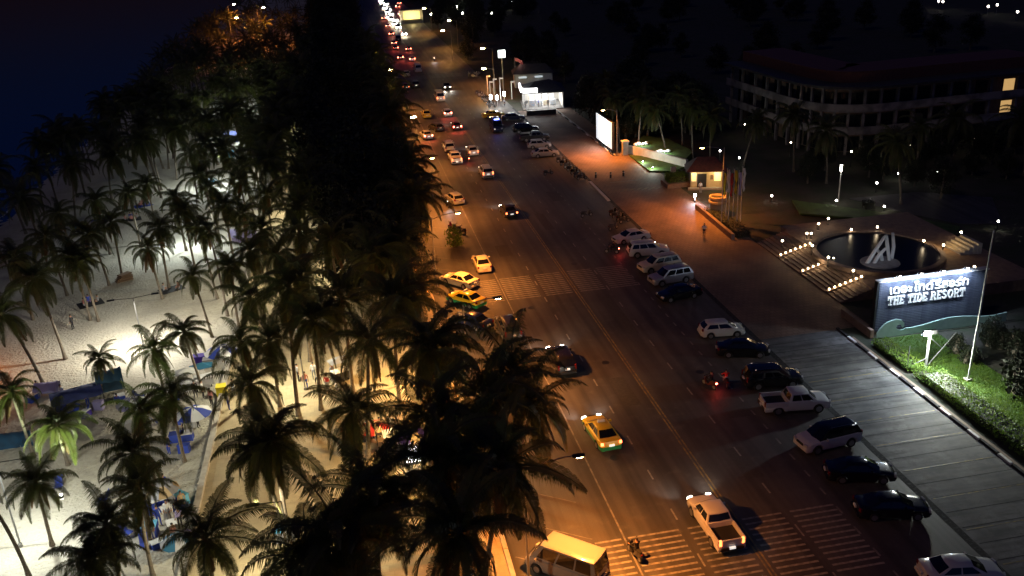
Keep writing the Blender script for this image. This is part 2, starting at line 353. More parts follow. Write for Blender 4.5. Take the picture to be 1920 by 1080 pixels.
for i, y in enumerate((43.4, 68, 92.5, 118, 143.6, 170, 196)):
    inst(SOD0 if i == 0 else SOD if i < 4 else SODF, 'street_lamp', 'orange sodium street lamp on a curved arm '+names[i], 'lamp', (7.6, y, .12), 0, 'sodium street lamps along the road')
for (px, py, z, t) in ((905, 90, 8.6, 'left of the white square pole sign'), (907, 128, 6.5, 'low beside the scooters before the shop'), (830, 57, 8.6, 'at the far junction, lower of two'), (842, 38, 8.6, 'at the far junction, upper of two'), (795, 15, 8.6, 'above the yellow lit shop front')):
    p = at(px, py, z); inst(sodium_T(z-.22, 2.0, 5200, True), 'street_lamp', 'orange sodium street lamp '+t, 'lamp', (p.x+2.3, p.y, 0), math.pi, 'sodium street lamps along the road')
p = at(1313, 259, 8.6); inst(sodium_T(9.0, 2.6, 9000), 'street_lamp', 'tall sodium lamp assumed beside the low gate wall', 'lamp', (46.6, 106.5, 0), math.pi*.98)  # unseen lamp assumed here to light the forecourt orange
p = at(1157, 292); inst(sodium_T(7.6, 2.0, 11000), 'street_lamp', 'grey post with an added sodium lamp just right of the white billboard', 'lamp', (p.x, p.y, 0), math.pi)  # the post is real, its sodium head is added to light the forecourt

def beach_lamp_T(h, arm, energy, two, color):
    T = [('pole', pole_mesh(h, .07, .045))]
    hd = MB().box((0, 0, 0), (.72, .30, .09), 0, .9).mesh('lamp_head', 'metal_dark'); ln = MB().box((0, 0, -.043), (.5, .18, .02)).mesh('lens', 'led_lens')
    for s in ((-1, 1) if two else (-1,)):
        T.append(('arm', MB().cyl((0, 0, h), (s*arm, 0, h+.12), .035, .03, 6).mesh('arm', 'metal_dark')))
        T.append(('lamp_head', hd, (s*(arm+.3), 0, h+.13), (0, 0, 0), [('lens', ln), ('light', lamp('SPOT', energy, color, 168, .18, .25), (0, 0, -.12))]))
    return T
BT = beach_lamp_T(5.1, 1.7, 3700, True, (1, .95, .80)); BT2 = beach_lamp_T(5.1, 1.7, 2200, True, (.88, 1, .95))
BT3 = beach_lamp_T(6.5, 1.7, 2700, True, (.96, 1, .88))
where = ['assumed at the lower left edge of the grove', 'standing on open sand by the strolling person', 'assumed hidden among the palms behind the dark sand cart', 'assumed deep in the beach palms by the seated groups', 'assumed far up the beach palms', 'assumed farthest up the beach palms']
for i, y in enumerate((55, 86, 116, 146, 178, 214)):
    inst(BT if i == 1 else BT3 if i == 0 else BT2, 'beach_lamp', 'grey double-armed lamp pole '+where[i], 'lamp', (-22.1 if i != 0 else -24.5, y, 0), R(8) if i == 1 else R(-5), 'double-armed beach lamps')  # all but the open-sand lamp are unseen, assumed from the lit sand
PT = beach_lamp_T(6.6, 1.3, 5200, False, (1, .93, .66)); PT2 = beach_lamp_T(6.6, 1.3, 5200, False, (1, .90, .60))
where = ['between the two big palms at the bottom', 'assumed beside the striped parasols', 'assumed behind the big reddish palm', 'assumed up the promenade past the dark trees', 'assumed far up the promenade', 'assumed farthest up the promenade']
for i, y in enumerate((45.6, 72, 98, 126, 156, 190)):
    inst(PT if i % 2 else PT2, 'promenade_lamp', 'dark flat-headed promenade lamp '+where[i], 'lamp', (-6.2, y, .12), R(4), 'promenade lamps')  # all but the first are unseen, assumed to light the promenade
for i, (x, y, e) in enumerate(((1.5, 56, 5200), (1.8, 70.5, 5200))):
    inst(beach_lamp_T(5.2, .9, e, False, (1, .62, .22)), 'assumed_plaza_lamp', 'assumed amber lamp over the stalls by the road, '+('nearer of two' if i == 0 else 'farther of two'), 'lamp', (x, y, .12), R(200), 'assumed amber stall lamps')  # unseen lamps assumed over the stalls for the amber light
tag(ob('low_wall', MB().box((-13.3, 175, .2), (.42, 300, .5)).mesh('low_wall', 'stone')), 'long pale low wall between the sand and the promenade', 'wall')

# ---------------------------------------------------------------- palms and trees
def frond_mesh(elev, Lf, seed, droop=1.0, m='frond'):
    rnd = random.Random(seed); b = MB(); n = 16; pts = []; ang = R(elev); p = Vector((0, 0, 0)); ds = Lf/n
    for i in range(n+1):
        pts.append(p.copy()); p = p+Vector((math.cos(ang), 0, math.sin(ang)))*ds
        ang -= droop*R(5.2)*(.5+1.2*i/n)*(1.0 if ang > R(-78) else 0.05)
    b.tube(pts, [.05*(1-.85*i/n)+.006 for i in range(n+1)], 4)
    k = 56
    for i in range(k):
        t = .12+.88*i/(k-1); f = t*n; j = min(int(f), n-1); q = pts[j].lerp(pts[j+1], f-j); d = (pts[j+1]-pts[j]).normalized()
        up = Vector((0, 1, 0)).cross(d)*-1
        ll = 1.12*math.sin(math.pi*min(1, .16+t*.80))**.7*(Lf/4.2)*(.55+.45*(1-t)+.1)
        for s in (-1, 1):
            l2 = ll*rnd.uniform(.8, 1.12); wd = rnd.uniform(.038, .055)
            side = Vector((0, s, 0))
            dr = (side*.80+d*(.42+.35*t)+up*(.20)).normalized(); dr2 = (side*.50+d*.40+Vector((0, 0, -1))*rnd.uniform(.7, 1.3)).normalized()
            m1 = q+dr*l2*.5; e = m1+dr2*l2*.55
            b.add([q-d*wd*.5, q+d*wd*.5, m1+d*wd*.6, m1-d*wd*.6, e], [(0, 1, 2, 3), (3, 2, 4)])
    return b.raw('frond', m)
ELEV = [78, 62, 48, 34, 20, 6, -10, -28, -48]
FR = {e: [frond_mesh(e, 4.1*s, e*3+k, dr) for k, (s, dr) in enumerate(((1.0, 1.0), (.92, 1.3)))] for e in ELEV}
DRY = [frond_mesh(-62, 3.2, 5, .8, 'frond_dry'), frond_mesh(-74, 2.8, 6, .5, 'frond_dry')]
heart = MB().tube([(0, 0, -.5), (0, 0, 0), (0, 0, .35), (0, 0, .9)], [.13, .2, .15, .02], 7).mesh('crown_heart', 'rachis', 50)
nuts = MB()
for k in range(7): nuts.sphere((.26*math.cos(k*.9), .26*math.sin(k*.9), -.28-.09*(k % 2)), .12, 6, 4)
nuts = nuts.mesh('coconut_bunch', 'coconut', 60)
def crown_list(rnd, n=25, size=1.0, dry=2):
    out = []
    for k in range(n):
        e = ELEV[min(len(ELEV)-1, int((k/n)**.85*len(ELEV)))]
        out.append((FR[e][rnd.randint(0, 1)], k*2.39996+rnd.uniform(-.25, .25), size*rnd.uniform(.70, 1.12), rnd.uniform(-.16, .16), rnd.uniform(-.2, .2)))
    for k in range(dry): out.append((DRY[k % 2], rnd.uniform(0, 6.28), size, 0, 0))
    return out
CROWN = []
for v in range(5):
    rnd = random.Random(90+v); bm = bmesh.new()
    for me, az, s, a1, a2 in crown_list(rnd, 25, 1.0, 1):
        t = bmesh.new(); t.from_mesh(me); t.transform(Matrix.Rotation(az, 4, 'Z') @ Matrix.Rotation(a1, 4, 'Y') @ Matrix.Scale(s, 4))
        tm = bpy.data.meshes.new('t'); t.to_mesh(tm); t.free(); bm.from_mesh(tm); bpy.data.meshes.remove(tm)
    me = bpy.data.meshes.new('crown'); bm.to_mesh(me); bm.free(); me.materials.append(MATS['frond']); CROWN.append(me)
# light palm for the far grove that reads as one mass
lw = MB()
for k in range(15):
    az = k*2.4; ca, sa = math.cos(az), math.sin(az); el = (70, 40, 15, -5, -30)[k//3]; pts = []; ang = R(el); q = Vector((0, 0, 0))
    for i in range(7):
        pts.append(q.copy()); q = q+Vector((math.cos(ang)*ca, math.cos(ang)*sa, math.sin(ang)))*.68; ang -= R(11)*(.5+i/6)
    sd = Vector((-sa, ca, 0))
    for i in range(6):
        for f in (0, .5):
            c = pts[i].lerp(pts[i+1], f); c2 = pts[i].lerp(pts[i+1], f+.42); l = .95*math.sin(math.pi*(.15+.8*(i+f)/6))
            for s in (-1, 1): lw.add([c, c2, c2+sd*s*l*.6+Vector((0, 0, -l*.55))], [(0, 1, 2)])
LOWV = np.array(lw.v); LOWF = np.array(lw.f); GROVE_V = []; GROVE_F = []; TRUNKS = MB()
def grove_palm(top, base, size):
    a = random.uniform(0, 6.28); c, s = math.cos(a), math.sin(a); n0 = sum(len(v) for v in GROVE_V)
    GROVE_V.append((LOWV*size) @ np.array([[c, s, 0], [-s, c, 0], [0, 0, 1]])+np.array(top)); GROVE_F.append(LOWF+n0)
    TRUNKS.tube([base, ((top[0]+base[0])/2+.2, (top[1]+base[1])/2, top[2]/2), top], [.17, .13, .1], 5, False)
NP = 0
def palm(top, base, label, group=None, size=1.0, fine=True, n=25):
    global NP; NP += 1
    rnd = random.Random(NP*17); top = Vector(top); base = Vector(base)
    t = tag(ob('palm_tree', None, None, base), label, 'palm tree', group)
    d = top-base; mid = d*.5+Vector((-d.x*.16+rnd.uniform(-.2, .2), -d.y*.16+rnd.uniform(-.2, .2), 0)); path = []; rad = []
    for i in range(11):
        u = i/10; path.append(mid*(2*u*(1-u))+d*u*u); rad.append((.24 if i == 0 else .155-.055*u)*(1+.05*(i % 2))*size**.5)
    ob('trunk', MB().tube(path, rad, 8).mesh('trunk', 'bark', 50), t)
    if fine:
        h = ob('crown', heart, t, d, (rnd.uniform(-.16, .16), rnd.uniform(-.16, .16), 0), size); ob('coconut_bunch', nuts, h)
        for me, az, s, a1, a2 in crown_list(rnd, n+rnd.randint(-5, 3), 1.0, rnd.randint(1, 4)): ob('frond', me, h, (0, 0, 0), (a2, a1, az), s)
    else: ob('crown', CROWN[NP % 5], t, d, (rnd.uniform(-.12, .12), rnd.uniform(-.12, .12), rnd.uniform(0, 6.28)), size*rnd.uniform(.88, 1.1))
    return t

def foliage(seed, H, rw, count, leaf, kind, m='leaf', z0=.25):
    "crown of many small leaf blades spread through uneven clumps"
    rnd = random.Random(seed); b = MB(); cl = []
    for k in range(46):
        u = rnd.random(); z = H*(z0+(1-z0)*u)
        rad = rw*((1-u)**.6 if kind == 'cone' else math.sin(math.pi*min(.97, .15+u*.82))**.7)*rnd.uniform(.35, 1)
        a = rnd.uniform(0, 6.28); cl.append((Vector((rad*math.cos(a), rad*math.sin(a), z)), rw*rnd.uniform(.22, .42)))
    for k in range(count):
        c, r = cl[rnd.randrange(len(cl))]
        q = c+Vector((rnd.gauss(0, .5), rnd.gauss(0, .5), rnd.gauss(0, .42)))*r
        d = Vector((rnd.gauss(0, 1), rnd.gauss(0, 1), rnd.gauss(-.7 if kind == 'cone' else 0, .7))).normalized(); e = d.orthogonal().normalized()
        e = (Matrix.Rotation(rnd.uniform(0, 6.28), 3, d) @ e); l = leaf*rnd.uniform(.6, 1.3); wd = l*(.13 if kind == 'cone' else .3)
        b.add([q-e*wd*.3, q+d*l*.5-e*wd, q+d*l, q+d*l*.5+e*wd], [(0, 1, 2, 3)])
    tr = MB().tube([(0, 0, -.1), (.1, 0, H*.3), (-.1, .1, H*.6), (0, 0, H*.92)], [.34, .24, .16, .05], 8)
    for k in range(9):
        c = cl[k][0]; z = c.z*.75; tr.tube([(0, 0, z), (c.x*.5, c.y*.5, z+(c.z-z)*.6), tuple(c)], [.11, .07, .02], 5)
    return [('trunk', tr.mesh('trunk', 'bark', 50)), ('crown', b.raw('crown', m))]
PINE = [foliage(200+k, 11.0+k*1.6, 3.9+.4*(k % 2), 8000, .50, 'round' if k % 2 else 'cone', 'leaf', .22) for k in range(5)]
TREE = [foliage(300+k, 8.5+k, 3.6, 5200, .42, 'round') for k in range(3)]
BUSH = [foliage(400+k, 1.7, 1.0, 700, .22, 'round', 'leaf', .05) for k in range(2)]
# ---------------------------------------------------------------- vehicles
def lerp_tab(tab, y):
    for (a, *A), (c, *C) in zip(tab, tab[1:]):
        if (a-y)*(c-y) <= 0 and a != c:
            t = (y-a)/(c-a); return [p+(q-p)*t for p, q in zip(A, C)]
    return list(tab[0][1:] if y > tab[0][0] else tab[-1][1:])
SPEC = dict(
 sedan=dict(L=4.6, W=.885, prof=[(2.30, .58, .80), (2.18, .70, .90), (1.9, .80, .97), (1.0, .94, 1), (-1.4, .98, 1), (-2.05, 1.0, .96), (-2.22, .94, .90), (-2.30, .62, .82)], wy=(1.40, -1.33), wr=.32, zb=.22, cab=(1.20, .32, -.92, -1.78, .90, 1.45, .80, .58), side=2),
 hatch=dict(L=4.1, W=.86, prof=[(2.05, .58, .80), (1.95, .72, .90), (1.65, .84, .97), (.95, .96, 1), (-1.5, 1.0, 1), (-1.9, .98, .95), (-2.05, .60, .84)], wy=(1.25, -1.22), wr=.31, zb=.22, cab=(1.25, .40, -1.42, -1.98, .92, 1.50, .79, .60), side=2),
 suv=dict(L=4.8, W=.93, prof=[(2.40, .62, .82), (2.30, .86, .92), (2.0, 1.00, .98), (1.1, 1.10, 1), (-1.9, 1.12, 1), (-2.3, 1.08, .96), (-2.40, .66, .86)], wy=(1.43, -1.42), wr=.37, zb=.30, cab=(1.30, .55, -1.95, -2.32, 1.06, 1.78, .86, .68), side=3),
 pickup=dict(L=5.3, W=.93, prof=[(2.65, .62, .82), (2.55, .88, .92), (2.25, 1.02, .98), (1.35, 1.12, 1), (-.80, 1.14, 1), (-.82, .78, 1), (-2.58, .78, 1), (-2.65, .62, .97)], wy=(1.65, -1.55), wr=.38, zb=.34, cab=(1.50, .82, -.50, -.74, 1.08, 1.76, .86, .68), side=2),
 van=dict(L=5.4, W=.95, prof=[(2.70, .60, .82), (2.58, .88, .92), (2.30, 1.06, .98), (1.9, 1.18, 1), (-2.4, 1.2, 1), (-2.62, 1.15, .97), (-2.70, .60, .92)], wy=(1.75, -1.55), wr=.35, zb=.26, cab=(2.25, 1.45, -2.45, -2.62, 1.12, 2.26, .90, .80), side=3),
)
def car_T(kind, paint, front='off', rear='off', extra=None, roof=None):
    key = ('car', kind, paint, front, rear, extra, roof)
    if key in _LC: return _LC[key]
    S = SPEC[kind]; W = S['W']; zb0 = S['zb']; wr = S['wr']; T = []; pm = 'car_'+paint
    ysx = sorted({p[0] for p in S['prof']} | {wy+o for wy in S['wy'] for o in (-wr-.10, -wr-.04, -wr*.55, 0, wr*.55, wr+.04, wr+.10)}, reverse=True)
    rings = []
    for y in ysx:
        zt, wf = lerp_tab(S['prof'], y); wd = W*wf; zb = zb0 + (.10 if abs(y) > S['L']/2-.03 else 0)
        for wy in S['wy']:
            q = abs(y-wy)/(wr+.07)
            if q < 1: zb = max(zb, wr+math.sqrt(1-q*q)*(wr+.06))
        zb = min(zb, zt-.08); zm = zb+(zt-zb)*.55
        half = [(wd*.94, zb), (wd, zb+(zt-zb)*.2), (wd, zm), (wd*.975, zt-.05), (wd*.90, zt), (wd*.45, zt+.025)]
        rings.append([(-x, y, z) for x, z in half]+[(x, y, z) for x, z in reversed(half)])
    T.append(('body', MB().loft(rings).mesh('body', pm, 38)))
    f0, f1, r1, r0, zb, zr, wb, wt = S['cab']
    def ring(yf, yr, wd, z, bow): return [Vector((-wd, yf, z)), Vector((0, yf+bow, z)), Vector((wd, yf, z)), Vector((wd, (yf+yr)/2, z)), Vector((wd, yr, z)), Vector((0, yr-bow*.6, z)), Vector((-wd, yr, z)), Vector((-wd, (yf+yr)/2, z))]
    A = ring(f0, r0, wb, zb, .14); B = ring(f1, r1, wt, zr-.07, .10); C = ring(f1-.13, r1+.13, wt-.10, zr-.01, .06); D = ring(f1-.5, r1+.45, wt-.3, zr+.015, .02)
    subs = []
    cab = MB().loft([A, B, C, D]).mesh('cabin', 'car_'+(roof or paint), 42)
    if roof:
        cab = MB().loft([A, B, C, D]).mesh('cabin', 'car_'+roof, 42)
    def pane(name, quads, m='glass'):
        b = MB()
        for (p00, p10, p11, p01, u0, u1, v0, v1) in quads:
            def bl(u, v): return (p00*(1-u)+p10*u)*(1-v)+(p01*(1-u)+p11*u)*v
            q = [bl(u0, v0), bl(u1, v0), bl(u1, v1), bl(u0, v1)]; nrm = (q[1]-q[0]).cross(q[3]-q[0]).normalized()
            if nrm.dot((q[0]+q[2])/2-Vector((0, (f1+r1)/2, zb))) < 0: nrm = -nrm
            b.add([p+nrm*.014 for p in q]+[p-nrm*.01 for p in q], [(0, 1, 2, 3), (0, 4, 5, 1), (1, 5, 6, 2), (2, 6, 7, 3), (3, 7, 4, 0)])
        return (name, b.mesh(name, m))
    subs.append(pane('windscreen', [(A[0], A[1], B[1], B[0], .08, 1, .08, .94), (A[1], A[2], B[2], B[1], 0, .92, .08, .94)]))
    subs.append(pane('rear_window', [(A[4], A[5], B[5], B[4], .10, 1, .22, .90), (A[5], A[6], B[6], B[5], 0, .90, .22, .90)]))
    cuts = {2: [(.10, .49), (.53, .90)], 3: [(.08, .36), (.39, .66), (.69, .93)]}[S['side']]
    for sgn in (0, 1):
        p00, p10, p11, p01 = (A[2], A[4], B[4], B[2]) if sgn == 0 else (A[0], A[6], B[6], B[0])
        for u0, u1 in cuts: subs.append(pane('side_window', [(p00, p10, p11, p01, u0, u1, .16, .88)]))
    T.append(('cabin', cab, (0, 0, 0), (0, 0, 0), subs))
    k2 = ('wheel', wr)
    if k2 not in _LC:
        ty = MB().loft([[(x, r*math.cos(6.2832*k/14), r*math.sin(6.2832*k/14)) for k in range(14)] for x, r in ((-.11, wr*.62), (-.11, wr*.94), (-.07, wr), (.07, wr), (.11, wr*.94), (.11, wr*.62))]).mesh('wheel', 'tyre', 40)
        ri = MB().loft([[(x, r*math.cos(6.2832*k/10), r*math.sin(6.2832*k/10)) for k in range(10)] for x, r in ((-.117, wr*.25), (-.117, wr*.64), (.117, wr*.64), (.117, wr*.25))]).mesh('rim', 'rim', 40)
        _LC[k2] = (ty, ri)
    ty, ri = _LC[k2]
    for wy in S['wy']:
        for sx in (-1, 1): T.append(('wheel', ty, (sx*(W-.115), wy, wr), (0, 0, 0), [('rim', ri)]))
    yF = S['prof'][0][0]; yR = S['prof'][-1][0]; zh = {'sedan': .68, 'hatch': .70, 'suv': .84, 'pickup': .86, 'van': .82}[kind]; zt_ = {'sedan': .84, 'hatch': .92, 'suv': 1.0, 'pickup': .98, 'van': 1.05}[kind]
    hm = {'off': 'lamp_off', 'on': 'head_on', 'far': 'head_far'}[front]; tm = {'off': 'tail_off', 'on': 'tail_on', 'dim': 'tail_dim', 'amber': 'tail_amber'}[rear]
    hs = (.40, .16, .17) if front != 'far' else (.5, .16, .4)
    hl = MB().box((0, 0, 0), hs, 0, .8).mesh('headlight', hm)
    tl = MB().box((0, 0, 0), (.22, .14, .22) if kind in ('sedan', 'hatch') else (.17, .14, .40), 0, .9).mesh('taillight', tm)
    for sx in (-1, 1):
        hsub = []
        if front == 'on': hsub = [('light', lamp('SPOT', 420, (1, .88, .72), 66, .1, 1.0), (0, .12, 0), (R(82), 0, 0))]
        T.append(('headlight', hl, (sx*W*.70, yF-.10, zh), (0, 0, -sx*.30), hsub))
        tsub = []
        if rear == 'on': tsub = [('light', lamp('SPOT', 60, (1, .07, .04), 150, .1, .8), (0, -.12, 0), (R(-75), 0, 0))]
        T.append(('taillight', tl, (sx*W*.80, yR+.09, zt_), (0, 0, sx*.15), tsub))
        T.append(('wing_mirror', MB().box((sx*(wb+.17), f0-.55, zb+.10), (.20, .10, .15)).mesh('wing_mirror', pm)))
    T.append(('bumper', MB().box((0, yR-.01, zb0+.22), (W*1.66, .14, .20), 0, .95).mesh('bumper', 'car_trim' if kind in ('suv', 'pickup') else pm)))
    T.append(('grille', MB().box((0, yF-.02, zh-.04), (W*.82, .08, .16), 0, .9).mesh('grille', 'car_trim')))
    T.append(('number_plate', MB().box((0, yR-.05, zt_-.12 if kind != 'pickup' else .62), (.40, .10, .14)).mesh('number_plate', 'plate_lit' if rear != 'off' or extra == 'plate' else 'plate')))
    if kind == 'pickup':
        for sx in (-1, 1): T.append(('bed_wall', MB().box((sx*(W-.06), -1.70, .95), (.10, 1.78, .40), 0, .97).mesh('bed_wall', pm)))
        T.append(('tailgate', MB().box((0, -2.56, .93), (W*1.78, .09, .42), 0, .98).mesh('tailgate', pm)))
        T.append(('bed_liner', MB().box((0, -1.67, .81), (W*1.74, 1.66, .05)).mesh('bed_liner', 'car_trim')))
    if kind == 'suv':
        for sx in (-1, 1): T.append(('roof_rail', MB().tube([(sx*.60, .25, zr-.02), (sx*.60, .15, zr+.05), (sx*.60, -1.6, zr+.05), (sx*.60, -1.7, zr-.02)], .022, 5).mesh('roof_rail', 'chrome')))
    if extra == 'taxi': T.append(('roof_sign', MB().box((0, (f1+r1)/2+.25, zr+.09), (.62, .20, .16), 0, .85).mesh('roof_sign', 'plate')))
    if extra == 'blue':
        T.append(('light_bar', MB().box((0, f1-.25, zr+.09), (1.0, .22, .15), 0, .9).mesh('light_bar', 'blue_light'), (0, 0, 0), (0, 0, 0), [('light', lamp('POINT', 60, (.15, .2, 1), radius=.1), (0, f1-.25, zr+.45))]))
    _LC[key] = T; return T
CARS = [ # kind, paint, px, py, heading, front, rear, extra, roof, label, group
 ('pickup', 'white', 1340, 975, 1, 'on', 'amber', None, None, 'white double-cab pickup driving over the near zebra crossing, tail lamps lit'),
 ('sedan', 'taxi', 1127, 805, 4, 'on', 'dim', 'taxi', None, 'yellow and green taxi driving alone in the left lane'),
 ('suv', 'black', 1052, 672, 0, 'on', 'off', 'plate', None, 'black car driving away behind the palm fronds, its number plate lit'),
 ('suv', 'dark', 953, 612, 2, 'off', 'off', None, None, 'dark grey car half hidden by fronds below the upper zebra crossing'),
 ('sedan', 'cream', 862, 522, 38, 'off', 'off', None, None, 'cream white sedan parked nose-in beside the upper zebra crossing'),
 ('sedan', 'taxi', 873, 557, 38, 'off', 'off', 'taxi', None, 'yellow and green taxi parked nose-in under the trees'),
 ('sedan', 'navy', 884, 598, 38, 'off', 'off', None, None, 'dark glossy sedan parked nose-in below the parked taxi'),
 ('sedan', 'cream', 903, 490, 0, 'off', 'off', None, None, 'cream sedan stopped in the left lane above the zebra crossing'),
 ('sedan', 'dark', 953, 392, 2, 'on', 'dim', None, None, 'dark sedan driving away with pinkish tail lamps in the middle of the road'),
 ('hatch', 'silver', 852, 370, 14, 'off', 'off', None, None, 'silver hatchback parked at the left kerb by the tree row'),
 ('suv', 'white', 911, 321, 0, 'on', 'dim', None, None, 'white SUV driving away, nearest of the white cars in traffic'),
 ('pickup', 'white', 853, 295, 0, 'off', 'dim', None, None, 'white pickup with a bright tailgate close behind another white car'),
 ('suv', 'white', 841, 274, 0, 'off', 'off', None, None, 'white SUV just ahead of the white pickup in the left lane'),
 ('sedan', 'white', 885, 280, 0, 'on', 'dim', None, None, 'white sedan with glowing rear bumper beside a scooter'),
 ('sedan', 'maroon', 855, 234, 0, 'on', 'on', None, None, 'dark red car with three bright brake lamps in the middle lane'),
 ('hatch', 'white', 838, 210, 0, 'off', 'on', None, None, 'white hatchback with red brake lamps behind the white van'),
 ('van', 'white', 824, 182, 0, 'off', 'dim', None, None, 'white van with a bright rear in the far queue'),
 ('sedan', 'dark', 837, 160, 180, 'on', 'off', None, None, 'oncoming car with yellowish headlights before the far crossing'),
 ('sedan', 'silver', 799, 251, 6, 'off', 'on', None, None, 'silver sedan braking at the left kerb below the street lamp'),
 ('hatch', 'dark', 817, 237, 20, 'off', 'off', None, None, 'dark hatchback parked askew left of the red brake lamps'),
 ('sedan', 'yellow', 799, 212, 0, 'off', 'off', None, None, 'plain yellow cab under the far left street lamp'),
 ('suv', 'dark', 779, 158, 0, 'off', 'off', 'plate', None, 'dark SUV at the far crossing with a lit plate'),
 ('sedan', 'maroon', 757, 161, 10, 'off', 'dim', None, None, 'dark maroon car at the left kerb by the far crossing'),
 ('sedan', 'cream', 762, 137, 0, 'off', 'off', None, None, 'small cream sedan just past the far crossing'),
 ('van', 'white', 783, 129, 0, 'off', 'off', None, None, 'white minibus in the queue past the far crossing'),
 ('sedan', 'white', 772, 109, 0, 'off', 'on', None, None, 'white car with red tail lamps far up the road'),
 ('sedan', 'maroon', 750, 106, 0, 'off', 'on', None, None, 'dark red car with tail lamps far up by the left kerb'),
 ('van', 'dark', 746, 73, 0, 'off', 'off', None, None, 'dark van far up the left lane'),
 # resort side, parked
 ('sedan', 'white', 1183, 441, 100, 'off', 'off', None, None, 'white sedan parked at the far end of the resort row, nose to the road'),
 ('suv', 'white', 1215, 467, -96, 'off', 'off', None, None, 'white SUV parked nose to the resort beside the farthest sedan'),
 ('suv', 'cream', 1236, 494, 98, 'off', 'off', None, None, 'cream roofed SUV parked nose to the road, third of the far row'),
 ('suv', 'silver', 1257, 517, 98, 'off', 'off', None, None, 'silver SUV parked beside the black sedan at the zebra crossing'),
 ('sedan', 'black', 1273, 546, 98, 'off', 'off', None, None, 'black sedan parked nearest in the far resort row'),
 ('hatch', 'white', 1353, 614, -97, 'off', 'off', None, None, 'white hatchback parked alone beside a black sedan, middle of the resort side'),
 ('sedan', 'black', 1393, 650, -107, 'off', 'off', None, None, 'black sedan parked askew just right of the white hatchback'),
 ('suv', 'black', 1448, 706, -97, 'off', 'off', None, None, 'black SUV parked beside the white pickup'),
 ('pickup', 'white', 1490, 751, -98, 'off', 'off', None, None, 'white double-cab pickup parked on the resort side'),
 ('suv', 'white', 1552, 818, 97, 'off', 'off', None, 'black', 'white SUV with a black roof parked nose to the road'),
 ('sedan', 'black', 1612, 878, -106, 'off', 'off', None, None, 'glossy black sedan parked right after the black-roofed SUV'),
 ('sedan', 'black', 1672, 945, -103, 'off', 'off', None, None, 'black sedan parked by the near zebra crossing'),
 ('sedan', 'white', 1802, 1066, -100, 'off', 'off', None, None, 'white sedan cut by the bottom right edge'),
 ('sedan', 'silver', 1022, 285, -95, 'off', 'off', None, None, 'silver sedan parked by the row of scooters'),
 ('hatch', 'silver', 1011, 269, -97, 'off', 'off', None, None, 'silver hatchback parked second from the scooters'),
 ('pickup', 'dark', 1002, 256, -95, 'off', 'off', None, None, 'dark pickup parked between silver and black cars'),
 ('suv', 'black', 986, 241, -96, 'off', 'off', None, None, 'black SUV parked in the middle of the far resort row'),
 ('sedan', 'navy', 962, 218, -95, 'off', 'off', None, None, 'dark blue sedan parked before the lit shop'),
 ('van', 'navy', 930, 237, 180, 'off', 'off', 'blue', None, 'dark blue van with a blue roof light standing by the parked cars'),
 ('sedan', 'yellow', 925, 213, -85, 'off', 'off', None, None, 'orange yellow taxi parked behind the dark blue van'),
]
for (k, pnt, px, py, hd, f, r, ex, rf, lab) in CARS:
    p = at(px, py, .75); inst(car_T(k, pnt, f, r, ex, rf), {'sedan': 'car', 'hatch': 'car', 'suv': 'suv', 'pickup': 'pickup_truck', 'van': 'van'}[k], lab, {'sedan': 'car', 'hatch': 'car', 'suv': 'car', 'pickup': 'pickup', 'van': 'van'}[k], (p.x, p.y, 0), R(hd))
inst(car_T('van', 'shaded_white'), 'van', 'white high-roofed van parked nose-in at the bottom under palm fronds', 'van', (10.0, 43.5, 0), R(47), None, (1.0, .92, .98))  # white paint darkened in place of the palm shade on the roof
for i, (px, py, x) in enumerate(((757, 62, 0), (746, 50, 0), (739, 44, 0), (741, 37, 0), (734, 36, 0), (729, 31, 0), (733, 26, 0), (726, 22, 0), (729, 17, 0), (721, 14, 0), (723, 8, 0), (716, 5, 0), (713, 0, 0))):
    p = at(px, py, .8); inst(car_T(('sedan', 'suv', 'hatch')[i % 3], ('white', 'dark', 'silver')[i % 3], 'far'), 'car', 'oncoming car with glaring headlights in the far stream of traffic', 'car', (p.x, p.y, 0), math.pi, 'oncoming far traffic')
for i, (px, py) in enumerate(((754, 19), (750, 25), (757, 28), (741, 88), (733, 62), (727, 47), (765, 90), (738, 79), (745, 12), (748, 5), (719, 33))):
    p = at(px, py, .8); inst(car_T('sedan', 'dark', 'off', 'on'), 'car', 'far car with red tail lamps in the far traffic', 'car', (p.x, p.y, 0), 0, 'far cars driving away')

# ---------------------------------------------------------------- people
def skin_body(J, Ed):
    me = bpy.data.meshes.new('person'); names = list(J); idx = {k: i for i, k in enumerate(names)}
    me.from_pydata([J[k][0] for k in names], [(idx[a], idx[c]) for a, c in Ed], [])
    o = bpy.data.objects.new('tmp', me); col.objects.link(o); o.modifiers.new('s', 'SKIN'); sub = o.modifiers.new('u', 'SUBSURF'); sub.levels = 1
    for i, k in enumerate(names):
        r = J[k][1]; r = r if isinstance(r, tuple) else (r, r); me.skin_vertices[0].data[i].radius = r; me.skin_vertices[0].data[i].use_root = (k == 'pelvis')
    dg = bpy.context.evaluated_depsgraph_get(); out = bpy.data.meshes.new_from_object(o.evaluated_get(dg)); bpy.data.objects.remove(o)
    J2 = [(Vector(J[k][0]), J[k][2]) for k in names]; tags = []
    for p in out.polygons: tags.append(min(J2, key=lambda j: (j[0]-p.center).length)[1])
    out.polygons.foreach_set('use_smooth', [True]*len(out.polygons)); return out, tags
